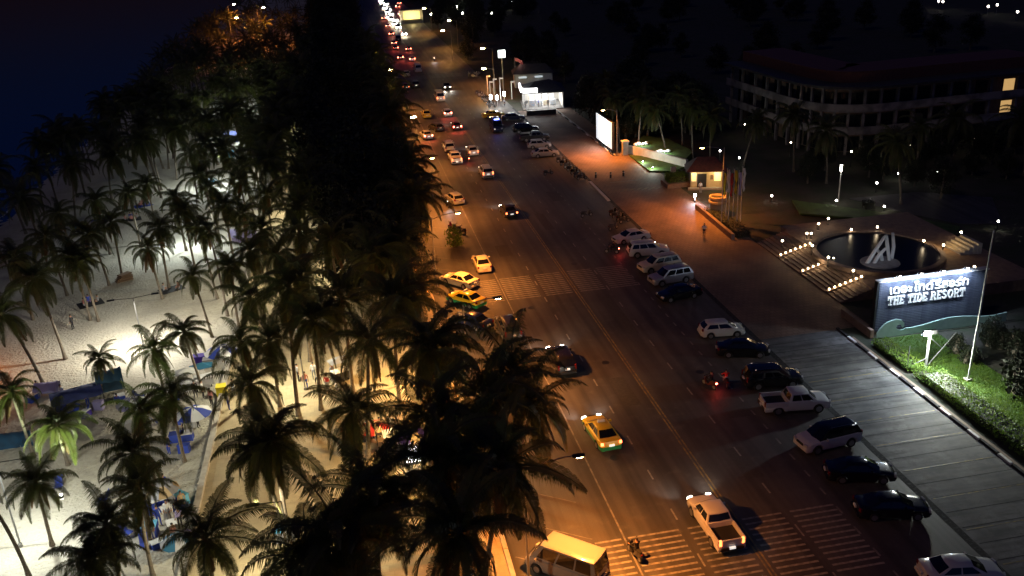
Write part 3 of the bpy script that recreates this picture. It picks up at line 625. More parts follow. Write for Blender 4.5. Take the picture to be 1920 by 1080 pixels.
def joints(pose):
    J = {}; Ed = []
    def j(n, p, r, t, par=None):
        J[n] = (p, r, t)
        if par: Ed.append((par, n))
    if pose == 'stand': dz, off = 0, 0
    else: dz = -.40 if pose == 'ride' else -.78
    if pose == 'stand': dz = 0
    j('pelvis', (0, 0, .96+dz), (.15, .11), 1); j('waist', (0, .01, 1.12+dz), (.135, .10), 2, 'pelvis'); j('chest', (0, .03 if pose != 'stand' else 0, 1.33+dz), (.165, .11), 2, 'waist')
    j('neck', (0, .05 if pose != 'stand' else .01, 1.50+dz), .055, 0, 'chest'); j('head', (0, .06 if pose != 'stand' else .03, 1.60+dz), .085, 0, 'neck'); j('crown', (0, .05 if pose != 'stand' else .02, 1.70+dz), .07, 3, 'head'); j('nose', (0, .145 if pose == 'stand' else .17, 1.60+dz), .015, 0, 'head')
    for s, n in ((-1, 'l'), (1, 'r')):
        j('sh'+n, (s*.18, 0, 1.42+dz), .062, 2, 'chest')
        if pose == 'stand': el, wr_ = (s*.235, -.03, 1.16), (s*.25, .05, .93)
        elif pose == 'ride': el, wr_ = (s*.30, .22, 1.18+dz), (s*.30, .46, 1.10+dz)
        else: el, wr_ = (s*.25, .05, 1.16+dz), (s*.14, .27, 1.06+dz)
        j('el'+n, el, .046, 2, 'sh'+n); j('wr'+n, wr_, .032, 0, 'el'+n)
        d = (Vector(wr_)-Vector(el)).normalized(); pm_ = Vector(wr_)+d*.08; j('palm'+n, tuple(pm_), .034, 0, 'wr'+n)
        for q in range(4): j('f%d%s' % (q, n), tuple(pm_+d*(.075+.012*(q in (1, 2)))+Vector((.018*(q-1.5), .01, 0))), .010, 0, 'palm'+n)
        j('th'+n, tuple(pm_+Vector((-s*.045, .03, 0))+d*.02), .011, 0, 'wr'+n)
        j('hip'+n, (s*.09, 0, .90+dz), .092, 1, 'pelvis')
        if pose == 'stand': kn, an, to = (s*.10, .03, .50), (s*.11, -.02*s, .09), (s*.12, .14-.02*s, .04)
        elif pose == 'ride': kn, an, to = (s*.17, .42, .52), (s*.15, .30, .14), (s*.16, .46, .09)
        else: kn, an, to = (s*.20, .36, .34), (s*.10, .34, .06), (s*.08, .46, .04)
        j('kn'+n, kn, .062, 1, 'hip'+n); j('an'+n, an, .040, 1, 'kn'+n); j('to'+n, to, .036, 4, 'an'+n)
    return J, Ed
POSE = {p: skin_body(*joints(p)) for p in ('stand', 'ride', 'sit')}
HEADZ = {'stand': (.015, 1.665), 'ride': (.045, 1.265), 'sit': (.045, .885)}
_PM = {}
def person(pose, shirt, legs, label, loc, rz=0., group=None, helmet=False, scale=1.):
    k = (pose, shirt, legs)
    if k not in _PM:
        me, tags = POSE[pose]; me = me.copy(); me.name = 'person'
        for m in ('skin', 'cloth_'+legs, 'cloth_'+shirt, 'hair', 'cloth_dark'): me.materials.append(MATS[m])
        me.polygons.foreach_set('material_index', tags); _PM[k] = me
    o = tag(ob('person', _PM[k], None, loc, (0, 0, rz), scale), label, 'person', group); y, z = HEADZ[pose]
    kk = ('hair', pose, helmet)
    if kk not in _PM: _PM[kk] = MB().sphere((0, y-.012, z), .118 if helmet else .098, 9, 5, (.9, 1.05, .85)).mesh('helmet' if helmet else 'hair', 'cloth_white' if helmet else 'hair', 60)
    ob('helmet' if helmet else 'hair', _PM[kk], o)
    return o

# ---------------------------------------------------------------- scooters
def scooter_T(paint, front=False, rear=False):
    key = ('scoot', paint, front, rear)
    if key in _LC: return _LC[key]
    T = []; pm = 'car_'+paint
    ty = MB().loft([[(x, r*math.cos(6.2832*k/12), r*math.sin(6.2832*k/12)) for k in range(12)] for x, r in ((-.045, .17), (-.045, .24), (0, .27), (.045, .24), (.045, .17))]).mesh('wheel', 'tyre', 50)
    ri = MB().loft([[(x, r*math.cos(6.2832*k/8), r*math.sin(6.2832*k/8)) for k in range(8)] for x, r in ((-.05, .04), (-.05, .17), (.05, .17), (.05, .04))]).mesh('rim', 'rim')
    for y in (.62, -.60): T.append(('wheel', ty, (0, y, .27), (0, 0, 0), [('rim', ri)]))
    prof = [(-.85, .50, .72, .06), (-.62, .44, .80, .14), (-.25, .36, .74, .15), (-.05, .26, .40, .14), (.22, .24, .34, .13), (.34, .28, .70, .17), (.46, .50, .98, .12), (.52, .62, .90, .05)]
    T.append(('body', MB().loft([[(-wd, y, za), (-wd*.9, y, zb), (0, y, zb+.03), (wd*.9, y, zb), (wd, y, za), (0, y, za-.03)] for y, za, zb, wd in prof]).mesh('body', pm, 40)))
    T.append(('seat', MB().loft([[(-wd, y, z), (-wd*.8, y, z+.07), (wd*.8, y, z+.07), (wd, y, z)] for y, z, wd in ((-.78, .80, .08), (-.55, .81, .14), (-.12, .76, .12), (0, .70, .06))]).mesh('seat', 'car_trim', 40)))
    T.append(('handlebar', MB().tube([(-.34, .30, 1.02), (-.2, .38, 1.02), (0, .42, 1.0), (.2, .38, 1.02), (.34, .30, 1.02)], .02, 6).mesh('handlebar', 'car_trim', 50)))
    T.append(('fork', MB().tube([(0, .44, .9), (0, .62, .30)], .045, 6).mesh('fork', 'metal_grey')))
    T.append(('mudguard', MB().loft([[(x, .62+.31*math.cos(a), .27+.31*math.sin(a)) for x in (-.07, .07)] for a in (.3, .8, 1.3, 1.8, 2.3)], False, False).mesh('mudguard', pm)))
    hs = [('light', lamp('SPOT', 120, (.85, .92, 1), 80, .06, .8), (0, .08, 0), (R(80), 0, 0))] if front else []
    T.append(('headlight', MB().sphere((0, 0, 0), .09 if not front else .13, 8, 4, (1, .6, .8)).mesh('headlight', 'head_on' if front else 'lamp_off', 60), (0, .47, .93), (0, 0, 0), hs))
    ts = [('light', lamp('POINT', 16, (1, .05, .04), radius=.06), (0, -.12, .02))] if rear else []
    T.append(('taillight', MB().box((0, 0, 0), (.16, .06, .09), 0, .9).mesh('taillight', 'tail_on' if rear else 'tail_off'), (0, -.86, .70), (0, 0, 0), ts))
    for s in (-1, 1): T.append(('mirror', MB().tube([(s*.24, .36, 1.03), (s*.30, .34, 1.20), (s*.36, .33, 1.22)], [.01, .01, .035], 5).mesh('mirror', 'car_trim')))
    _LC[key] = T; return T
def scooter(px, py, hd, label, paint='black', front=False, rear=False, group=None, rider=None):
    p = at(px, py, .5) if py is not None else px; rz = R(hd)
    inst(scooter_T(paint, front, rear), 'scooter', label, 'scooter', (p.x, p.y, 0), rz, group)
    if rider:
        d = Vector((-math.sin(rz), math.cos(rz), 0)); q = p-d*.28; person('ride', rider[0], rider[1], rider[2], (q.x, q.y, .29), rz, None, len(rider) > 3)
scooter(1190, 1032, 12, 'dark scooter ridden over the near zebra crossing beside the white van', 'dark', rear=False, rider=('dark', 'dark', 'rider in dark clothes on the scooter at the near zebra crossing'))
scooter(1330, 716, 20, 'scooter with a glowing tail lamp in the middle of the road', 'maroon', rear=True, rider=('maroon' if 0 else 'dark', 'dark', 'dark rider on the scooter with the glowing tail lamp'))
scooter(1360, 712, -10, 'dark scooter standing beside the parked black SUV', 'dark', rider=('red', 'grey', 'person in a red top sitting on the scooter by the black SUV'))
scooter(1147, 468, 60, 'scooter with a bright tail lamp in front of the white parked sedan', 'dark', rear=True, rider=('dark', 'dark', 'dark rider passing the farthest white parked sedan'))
scooter(878, 297, 0, 'scooter with a red tail lamp behind the white sedan', 'dark', rear=True, rider=('dark', 'dark', 'dark rider behind the white sedan in traffic'))
scooter(838, 381, 190, 'scooter with its headlight on beside the silver hatchback', 'dark', front=True)
scooter(814, 111, 180, 'oncoming scooter with its headlight on past the far crossing', 'dark', front=True, rider=('grey', 'dark', 'rider on the oncoming scooter past the far crossing'))
scooter(1028, 322, -70, 'lone scooter standing left of the scooter row', 'dark')
scooter(1100, 400, -80, 'lone scooter standing left of the three-scooter cluster', 'dark')
scooter(1150, 424, -60, 'scooter standing just behind the farthest white sedan', 'grey')
for i in range(7): scooter(1052+i*6.5, 298+i*5.5, -70+random.uniform(-12, 12), 'dark scooter in the row behind the silver sedan', ('dark', 'black', 'grey')[i % 3], group='scooter row by the forecourt')
for i in range(4): scooter(1150+i*7, 396+i*5, -55+random.uniform(-15, 15), 'dark scooter in the cluster before the farthest white sedan', ('black', 'dark')[i % 2], group='scooter cluster')
for i in range(7): scooter(880+(i % 4)*6, 137+(i//4)*5, 180+random.uniform(-40, 40), 'scooter in the tight group under the low street lamp', ('silver', 'dark', 'white')[i % 3], group='scooters under the low lamp')
for i in range(6): scooter(898+i*5, 172+i*5, -90+random.uniform(-20, 20), 'scooter standing at the corner of the lit shop', ('dark', 'silver')[i % 2], group='scooters at the shop')
GT = [nd if nd[0] != 'headlight' else ('headlight', MB().sphere((0, 0, 0), .2, 8, 5).mesh('headlight', 'gate_head', 60), (0, .5, .95), (0, 0, 0), [('light', lamp('SPOT', 500, (.7, .8, 1), 120, .08, .8), (0, .25, 0), (R(70), 0, 0))]) for nd in scooter_T('white', True)]
inst(GT, 'scooter', 'scooter with a dazzling headlight at the resort gate', 'scooter', tuple(at(1302, 377, 0)), R(165))
for i in range(3): scooter(848+i*9, 424+i*4, 30, 'scooter parked at the kerb above the yellow shrub', ('red', 'grey', 'dark')[i], group='scooters at the left kerb')
person('stand', 'white', 'dark', 'guard in a white shirt and dark trousers standing on the forecourt', tuple(at(1320, 444)), R(150))
# ---------------------------------------------------------------- resort sign
def arc(b, cx, cy, rx, ry, t, a0, a1, n, z0, z1, fn):
    o = []; i_ = []
    for k in range(n+1):
        a = R(a0+(a1-a0)*k/n); o.append((cx+rx*math.cos(a), cy+ry*math.sin(a))); i_.append((cx+(rx-t)*math.cos(a), cy+(ry-t*.9)*math.sin(a)))
    for k in range(n): b.prism([o[k], o[k+1], i_[k+1], i_[k]], z0, z1, fn)
GLYPH = {
 'T': ([(0, .80, .84, 1), (.31, .1, .53, .80), (.2, 0, .64, .12), (0, .60, .12, .80), (.72, .60, .84, .80)], []),
 'H': ([(.07, .12, .27, .88), (.57, .12, .77, .88), (.27, .42, .57, .60), (0, 0, .34, .12), (.50, 0, .84, .12), (0, .88, .34, 1), (.50, .88, .84, 1)], []),
 'E': ([(.07, .18, .27, .82), (0, 0, .74, .18), (0, .82, .74, 1), (.27, .43, .52, .57), (.63, .18, .74, .29), (.63, .71, .74, .82)], []),
 'I': ([(.10, .12, .30, .88), (0, 0, .40, .12), (0, .88, .40, 1)], []),
 'D': ([(.07, .16, .27, .84), (0, 0, .36, .16), (0, .84, .36, 1)], [(.34, .5, .50, .5, .2, -90, 90)]),
 'R': ([(.07, .12, .27, .86), (0, 0, .34, .12), (0, .86, .36, 1), (.27, .40, .40, .54), (.44, .26, .62, .44), (.52, .12, .72, .30), (.58, 0, .90, .14)], [(.36, .70, .40, .30, .18, -90, 90)]),
 'S': ([], [(.38, .73, .36, .28, .18, 20, 270), (.38, .28, .36, .28, .18, -160, 90)]),
 'O': ([], [(.45, .5, .45, .51, .2, 0, 360)]),
}
GW = dict(T=.84, H=.84, E=.74, I=.40, D=.84, R=.84, S=.76, O=.90)
SX, SY = 45.35, 68.5; SW, SH, LIFT = 10.9, 4.95, .25
sign = thing('resort_sign', 'large dark blue resort sign board reading THE TIDE RESORT, lit from above', 'sign', (SX, SY, 0))
board = ob('board', MB().box((SW/2, .2, LIFT+SH/2), (SW, .4, SH)).mesh('board', 'sign_blue'), sign)
slat = MB().box((SW/2, 0, 0), (SW-.1, .08, .125), 0, 1).mesh('slat', 'sign_blue')
for k in range(28): ob('slat', slat, board, (0, -.035, LIFT+.25+k*.168))
ob('frame_edge', MB().box((-.08, .2, LIFT+SH/2), (.16, .5, SH+.02)).mesh('frame_edge', 'metal_dark'), sign)
x0 = .95
def letters(text, x, z, h, wx):
    for ch in text:
        if ch == ' ': x += .42*h*wx; continue
        b = MB(); fn = lambda u, v, d: (x+u*h*wx, -.09-d, z+v*h)
        for k, (a, c, d, e) in enumerate(GLYPH[ch][0]): b.prism([(a, c), (d, c), (d, e), (a, e)], 0, .10+.004*k, fn)
        for k, A in enumerate(GLYPH[ch][1]): arc(b, *A, 12, 0, .14+.004*k, fn)
        ob('letter', b.mesh('letter', 'sign_letter'), sign); x += (GW[ch]+.13)*h*wx
    return x
letters('THE TIDE RESORT', x0, LIFT+2.62, .86, .72)
def text_mesh(s, size, ext):
    cu = bpy.data.curves.new('t', 'FONT'); cu.body = s; cu.size = size; cu.extrude = ext; cu.resolution_u = 3; cu.offset = .022
    o = bpy.data.objects.new('t', cu); col.objects.link(o); dg = bpy.context.evaluated_depsgraph_get(); dg.update()
    me = bpy.data.meshes.new_from_object(o.evaluated_get(dg)); bpy.data.objects.remove(o); return me
for word, x in (('เดอะ', .95), ('ไทด์', 3.45), ('รีสอร์ท', 5.55)):
    me = text_mesh(word, 1.14, .05); me.materials.clear(); me.materials.append(MATS['sign_letter'])
    ob('thai_word', me, sign, (x, -.14, LIFT+3.72), (R(90), 0, 0), (1.12, 1.0, 1.0))
# wave ornament along the foot
top = []
for k in range(61):
    u = k/60; x = -.15+u*13.2
    if u < .13: z = .45+1.15*math.sin(u/.13*math.pi*.5)
    elif u < .23: z = 1.6-1.05*((u-.13)/.10)**.8
    else: z = .62+.55*math.sin((u-.23)*3.0)**2*1.0+.35*math.sin((u-.23)*8.5-.3)*(u-.2)*1.6
    if x > 2.6: top.append((x, max(.3, z)))
top = [(-.15, .45), (.1, .9), (.55, 1.32), (1.1, 1.58), (1.7, 1.66), (2.2, 1.5), (2.5, 1.18), (2.52, .85), (2.38, .72), (2.28, .95), (2.08, 1.12), (1.85, 1.08), (1.72, .88), (1.82, .66), (2.15, .52), (2.5, .52)]+top
ob('wave_panel', MB().prism([(-.15, 0), (13.05, 0)]+top[::-1], 0, .14, lambda x, z, d: (x, -.62-d, z+.02)).mesh('wave_panel', 'wave'), sign)
ob('top_cap', MB().box((SW/2, .2, LIFT+SH+.06), (SW+.2, .62, .10)).mesh('top_cap', 'kerb_white'), sign)
for k, x in enumerate((1.5, 3.6, 5.8, 8.2)):
    a = ob('lamp_arm', MB().tube([(x, .1, LIFT+SH), (x-.12, -.5, LIFT+SH+.75), (x-.15, -.9, LIFT+SH+.85)], .035, 6).mesh('lamp_arm', 'pole_white', 50), sign)
    hd = ob('lamp_head', MB().box((0, 0, 0), (.34, .26, .10), 0, .8).mesh('lamp_head', 'metal_grey'), a, (x-.15, -.95, LIFT+SH+.88), (R(-25), 0, 0))
for k, x in enumerate((1.5, 3.6, 5.8, 8.2)):
    ln = ob('lamp_lens', MB().sphere((0, 0, 0), .11, 8, 4).mesh('lamp_lens', 'globe_white'), sign, (x-.15, -.95, LIFT+SH+.80))
    ob('light', lamp('SPOT', 900, SIGNLED, 140, .1, .6), sign, (x-.15, -.95, LIFT+SH+.55), (R(26), 0, 0))
tag(ob('planter_wall', MB().box((44.9, 70.6, .35), (.35, 5.2, .8)).mesh('planter_wall', 'stone_brown')), 'low brown planter wall at the left end of the resort sign', 'wall')

# floodlight on its post with bracing bars
p = at(1735, 690); fl = thing('floodlight', 'dazzling white floodlight on a braced post over the bright grass', 'lamp', tuple(p))
ob('post', MB().box((0, 0, 1.6), (.16, .16, 3.2)).mesh('post', 'pole_white'), fl)
for a_, c_ in (((.0, 0, 2.9), (1.5, .3, 1.6)), ((.2, 0, .3), (2.6, .2, 2.9)), ((-1.6, .2, .2), (-.1, 0, .9)), ((-1.6, .2, .1), (-1.6, .2, 2.2))):
    ob('brace', MB().cyl(a_, c_, .04, .04, 6).mesh('brace', 'metal_grey'), fl)
ob('crossbar', MB().box((-.3, 0, 3.25), (1.1, .1, .1)).mesh('crossbar', 'pole_white'), fl)
h = ob('flood_head', MB().box((0, 0, 0), (.62, .28, .40), 0, .85).mesh('flood_head', 'metal_dark'), fl, (-.45, -.1, 3.45)); ob('lens', MB().box((0, -.16, -.06), (.54, .08, .34)).mesh('lens', 'flood_lens'), h)
ob('light', lamp('POINT', 2400, (.95, 1, .86), radius=.2), fl, (-.45, -.45, 3.40))
ob('light', lamp('SPOT', 2000, (.5, .68, 1), 165, .25, 1.0), fl, (-.6, -.35, 3.7), (R(40), 0, R(125)))
fill_head = ob('flood_head', MB().box((0, 0, 0), (.5, .28, .34), 0, .85).mesh('flood_head', 'metal_dark'), fl, (.25, -.1, 3.42)); ob('light', lamp('SPOT', 5600, (.98, 1, .85), 105, .2, .9), fl, (.25, -.4, 3.35), (R(66), 0, R(175)))  # second head, added to brighten the hedge
p = at(1815, 712); fp = thing('sign_pole', 'tall thin pale leaning pole in front of the resort sign', 'pole', tuple(p)); ob('shaft', MB().tube([(0, 0, 0), (.1, 0, 6), (.25, .1, 13)], [.085, .07, .05], 8).mesh('shaft', 'pole_white', 50), fp); ob('base', MB().box((0, 0, .06), (.5, .5, .12)).mesh('base', 'stone'), fp)

# hedge and lawn before the sign
def hedge(name, label, x0, x1, y0, y1, h, nleaf, leaf=.16, m='leaf_bright', z=0, cat='hedge'):
    t = thing(name, label, cat, ((x0+x1)/2, (y0+y1)/2, z)); b = MB(); X, Y = (x1-x0)/2, (y1-y0)/2; rnd = random.Random(int(x0*7+y0))
    ob('core', MB().box((0, 0, h*.45), (2*X*.92, 2*Y*.98, h*.9), 0, .93).mesh('core', 'leaf'), t)
    for k in range(nleaf):
        q = Vector((rnd.uniform(-X, X), rnd.uniform(-Y, Y), h*rnd.uniform(.88, 1.1)+.06*math.sin(k))); s = rnd.random()
        if s < .22: q.x = -X*rnd.uniform(.92, 1.06); q.z = h*rnd.uniform(.1, 1)
        elif s < .38: q.y = -Y*rnd.uniform(.97, 1.02); q.z = h*rnd.uniform(.1, 1)
        elif s < .48: q.x = X*rnd.uniform(.92, 1.06); q.z = h*rnd.uniform(.1, 1)
        d = Vector((rnd.gauss(0, 1), rnd.gauss(0, 1), rnd.gauss(.5, .8))).normalized(); e = d.orthogonal().normalized(); l = leaf*rnd.uniform(.6, 1.4)
        b.add([q, q+d*l*.5+e*l*.3, q+d*l, q+d*l*.5-e*l*.3], [(0, 1, 2, 3)])
    ob('foliage', b.raw('foliage', m), t); return t
hedge('hedge', 'long bright green clipped hedge behind the painted kerb', 44.2, 46.3, 33, 60.6, .75, 9000)
hedge('hedge', 'short lit hedge at the foot of the resort sign', 44.2, 45.6, 61.2, 66.8, .5, 2200)
struct('lawn', sheet(45.8, 51, 30, 67.6, -.02).mesh('lawn', 'lawn'))
def grass(name, label, x0, x1, y0, y1, n, z=0.):
    rnd = random.Random(5); b = MB()
    for k in range(n):
        x, y = rnd.uniform(x0, x1), rnd.uniform(y0, y1); a = rnd.uniform(0, 6.28); h = rnd.uniform(.06, .16); dx, dy = .02*math.cos(a), .02*math.sin(a)
        b.add([(x-dx, y-dy, z), (x+dx, y+dy, z), (x+rnd.uniform(-.06, .06), y+rnd.uniform(-.06, .06), z+h)], [(0, 1, 2)])
    tag(ob(name, b.raw(name, 'leaf_bright')), label, 'grass', None, 'stuff')
grass('grass', 'floodlit green grass around the floodlight post', 45.6, 51, 48, 67.4, 24000, -.02)
for i in range(16):
    p = (49.6+random.uniform(-.4, 7.5), 61.0+random.uniform(0, 5.4), 0); inst(BUSH[i % 2], 'shrub', 'dark leafy shrub growing between the floodlight and the sign', 'shrub', p, i, 'shrubs at the sign', random.uniform(.6, 1.05))
for i in range(18):
    p = (50.6+(i % 5)*1.5+random.uniform(-.5, .5), 40+i*1.05, 0); inst(BUSH[i % 2], 'shrub', 'dim shrub behind the long clipped hedge at the right edge', 'shrub', p, i*2, 'shrubs behind the hedge', random.uniform(1.2, 2.2))

# ---------------------------------------------------------------- steps, fountain, garden lamps
struct('garden_ground', sheet(46.2, 160, 67.6, 190, -.03).mesh('garden_ground', 'soil'))
TZ = 1.2
struct('terrace', MB().box((58.4, 85.2, .55), (16.8, 23, 1.3)).mesh('terrace', 'stone_brown'))
stairs = thing('terrace_steps', 'broad stone steps with lit side walls rising to the fountain terrace', 'steps', (46.2, 76, 0))
for k in range(8): ob('step', MB().box((k*.48+.24+.0, 9.5, (k+1)*.075), (.48, 19, (k+1)*.15)).mesh('step', 'stone_brown'), stairs)
for i, y in enumerate((2.6, 8.2, 13.4)):
    w_ = ob('side_wall', MB().prism([(0, 0), (4.0, 0), (4.0, 1.42), (0, .3)], -.14, .14, lambda x, z, d: (x, y+d, z)).mesh('side_wall', 'stone_brown'), stairs)
    for k in range(7):
        u = .25+k*.58; ob('step_light', MB().sphere((u, y-.02, .42+u*.28), .10, 6, 4).mesh('step_light', 'step_lamp'), w_)
    ob('light', lamp('POINT', 16, WARM, radius=.15), stairs, (2, y-.5, 1.5))
fc = (55.3, 84.6); ft = thing('fountain', 'round dark fountain pool on the terrace', 'fountain', (*fc, TZ-.02))
ob('basin', MB().lathe([(6.9, 0), (6.9, .45), (6.5, .5), (6.3, .45), (6.3, .12), (0.01, .12)], 48, (0, 0, 0), False).mesh('basin', 'stone_brown', 40), ft)
ob('water', MB().lathe([(6.29, .30), (.01, .30)], 48, (0, 0, 0), False).mesh('water', 'pool'), ft)
sp = thing('sculpture', 'pale angular interlaced sculpture standing in the fountain', 'sculpture', (at(1650, 492, TZ+.3).x, at(1650, 492, TZ+.3).y, TZ))
for k, path in enumerate(([(-1.6, 0, .2), (-.7, .1, 1.6), (.1, 0, 3.0), (.35, 0, 3.3)], [(.35, 0, 3.3), (.8, .1, 1.7), (1.1, 0, .2)], [(-.9, -.2, .2), (-.3, -.2, 1.3), (.4, -.15, 1.9)], [(.4, .2, .2), (.1, .2, 1.2), (-.5, .2, 1.8)], [(1.5, .3, .2), (1.6, .3, 1.8), (1.3, .3, 3.4)])):
    ob('limb', MB().tube(path, [.22, .2, .17, .12][:len(path)] if len(path) > 3 else [.2, .2, .15], 6).mesh('limb', 'white_wall', 30), sp)
ob('plinth', MB().lathe([(2.0, .15), (2.0, .36), (1.7, .42), (.01, .42)], 20, (0, 0, 0), False).mesh('plinth', 'stone'), sp)
def bollard_T(h, e, globe='globe', r=.12, color=WARM):
    T = [('post', MB().tube([(0, 0, 0), (0, 0, .08), (0, 0, .09), (0, 0, h)], [.13, .13, .06, .06], 8).mesh('post', 'metal_dark', 40)), ('globe', MB().sphere((0, 0, h+r*.8), r, 8, 5).mesh('globe', globe, 60))]
    if e: T.append(('light', lamp('POINT', e*.28, color, radius=r), (0, 0, h+r*.8+r+.12)))
    return T
BL = [(1523, 462, 'at the top of the lit steps', .95, 45), (1553, 484, 'between the lit steps and the fountain', .95, 45), (1600, 509, 'on the near rim of the fountain', .7, 30), (1467, 453, 'at the far left end of the steps', .6, 20), (1513, 439, 'left of the paired lamps by the steps', .5, 14), (1521, 439, 'right of the paired lamps by the steps', .5, 14),
      (1535, 421, 'left behind the fountain', .6, 18), (1553, 411, 'at the left end of the garden path', .7, 26), (1596, 432, 'just behind the fountain basin', .6, 16), (1645, 427, 'on the garden path behind the sculpture', .7, 26), (1732, 453, 'right of the fountain', .7, 22), (1769, 461, 'by the lit stair right of the fountain', .9, 60), (1802, 437, 'on the slope above the lit stair', .8, 30),
      (1827, 502, 'beside the top right corner of the resort sign', .6, 14)]
for px, py, t, h, e in BL:
    p = at(px, py, TZ+h); inst(bollard_T(h, e), 'garden_lamp', 'small glowing garden lamp '+t, 'lamp', (p.x, p.y, TZ), 0, 'garden lamps')
GL = [(1568, 376, 'left on the lit lawn strip', .5, 40, 0), (1658, 387, 'right on the lit lawn strip', .5, 60, 0), (1644, 343, 'in the dark garden above the lit lawn', 1.2, 12, 0), (1757, 323, 'farther right in the dark garden', 1.2, 20, 0), (1685, 325, 'tiny one between two brighter garden lamps', .8, 5, 0), (1350, 283, 'behind the guardhouse roof', 2.6, 25, 0), (1447, 367, 'left of the lit lawn under the trees', .8, 6, 0), (1386, 296, 'lower right behind the guardhouse', 1.5, 6, 0), (1872, 415, 'far right in the dark slope', 1.0, 8, 0), (1800, 250, 'before the resort building', 1.0, 10, 0)]
for px, py, t, h, e, z in GL:
    p = at(px, py, h+.1); inst(bollard_T(h, e, 'globe_white', .13), 'garden_lamp', 'small white garden lamp '+t, 'lamp', (p.x, p.y, 0), 0, 'garden lamps')
for k, (x, y) in enumerate(((67.5, 146), (68.5, 131), (74, 122.5), (84, 123), (95, 123))): inst(bollard_T(2.2, 60, 'globe', .12), 'garden_lamp', 'dim lamp added to light the resort building from its foot', 'lamp', (x, y, 0), 0, 'added lamps at the resort')  # unseen lamps added to brighten the dim resort front
p = at(1568, 380); pl = thing('post_lamp', 'tall white lamp post glowing at its top on the lit lawn', 'lamp', (p.x+.5, p.y+.4, 0)); ob('post', MB().tube([(0, 0, 0), (0, 0, 4.2)], [.10, .07], 8).mesh('post', 'pole_white'), pl); ob('lamp_tube', MB().tube([(0, 0, 4.2), (0, 0, 5.0)], [.13, .13], 8).mesh('lamp_tube', 'globe_white', 50), pl); ob('light', lamp('POINT', 110, (1, .95, .8), radius=.15), pl, (.45, -.45, 4.5))
b = MB(); q = [at(x, y, .3) for x, y in ((1485, 375), (1560, 385), (1700, 405), (1800, 425), (1790, 440), (1640, 412), (1500, 400))]
o = struct('lawn_strip', b.prism([(v.x, v.y) for v in q], .1, .32).mesh('lawn_strip', 'lawn'))
p = at(1628, 390, .3); hedge('hedge', 'small dark clipped block on the lit lawn strip', p.x-.7, p.x+.7, p.y-.5, p.y+.5, .9, 300, .16, 'leaf', .3)
q = [at(x, y, .02) for x, y in ((1590, 372), (1720, 360), (1860, 370), (1880, 420), (1800, 420), (1690, 398))]
struct('driveway', MB().prism([(v.x, v.y) for v in q], 0, .03).mesh('driveway', 'asphalt'))
p = at(1785, 475, .8); ls = thing('garden_stair', 'short amber lit stair right of the fountain', 'steps', (p.x, p.y, TZ))
for k in range(5): ob('step', MB().box((k*.45, -k*.1, (k+1)*.12), (.45, 3.2, (k+1)*.24)).mesh('step', 'stone'), ls)
ob('light', lamp('POINT', 70, (1, .6, .2), radius=.1), ls, (-.6, .3, 1.3))

# guardhouse, gate furniture, flags
gh = thing('guardhouse', 'small cream guardhouse with lit windows and a red tiled roof', 'guardhouse', (47.3, 119.3, 0), R(-17))
ob('wall', MB().box((2.2, 1.6, 1.35), (4.4, 3.2, 2.7)).mesh('wall', 'cream_wall'), gh)
ob('roof', MB().add([(-.7, -.7, 2.65), (5.1, -.7, 2.65), (5.1, 3.9, 2.65), (-.7, 3.9, 2.65), (1.0, 1.6, 4.3), (3.4, 1.6, 4.3)], [(0, 1, 5, 4), (1, 2, 5), (2, 3, 4, 5), (3, 0, 4), (3, 2, 1, 0)]).mesh('roof', 'roof_tile'), gh)
for x, wd, m in ((.42, .62, 'yellow_lit'), (3.75, .85, 'yellow_lit')):
    f = ob('window', MB().box((x, -.03, 1.75), (wd+.12, .08, 1.3)).mesh('window', 'pole_white'), gh); ob('pane', MB().box((x, -.07, 1.75), (wd, .04, 1.18)).mesh('pane', m), f)
ob('doorway', MB().box((1.55, -.03, 1.1), (1.3, .1, 2.2)).mesh('doorway', 'metal_dark'), gh); ob('shutter', MB().box((2.95, -.03, 1.7), (.4, .08, .7)).mesh('shutter', 'wood'), gh)
ob('plinth', MB().box((2.2, -.35, .12), (5.2, .7, .24)).mesh('plinth', 'stone'), gh); ob('light', lamp('POINT', 130, (1, .75, .35), radius=.2), gh, (3.6, -1.0, 2.35)); ob('light', lamp('POINT', 60, (1, .8, .45), radius=.2), gh, (.4, -1.0, 2.35))
person('stand', 'white', 'grey', 'person in pale clothes at the guardhouse door', tuple(at(1313, 362)), R(180))
p = at(1345, 402); pt = thing('stone_planter', 'tall round cream planter beside the flagpoles', 'planter', tuple(p)); ob('drum', MB().lathe([(1.05, 0), (1.1, .2), (.95, .3), (.95, 1.5), (1.2, 1.75), (1.2, 1.95), (1.0, 1.95), (1.0, 2.2), (1.15, 2.3), (1.15, 2.5), (.95, 2.5), (.9, 2.2), (.01, 2.2)], 20, (0, 0, 0), False).mesh('drum', 'cream_wall', 40), pt); ob('soil', MB().lathe([(.9, 2.25), (.01, 2.3)], 16, (0, 0, 0), False).mesh('soil', 'soil'), pt)
ob('light', lamp('POINT', 32, (1, .66, .25), radius=.15), pt, (-1.2, -1.3, .5))
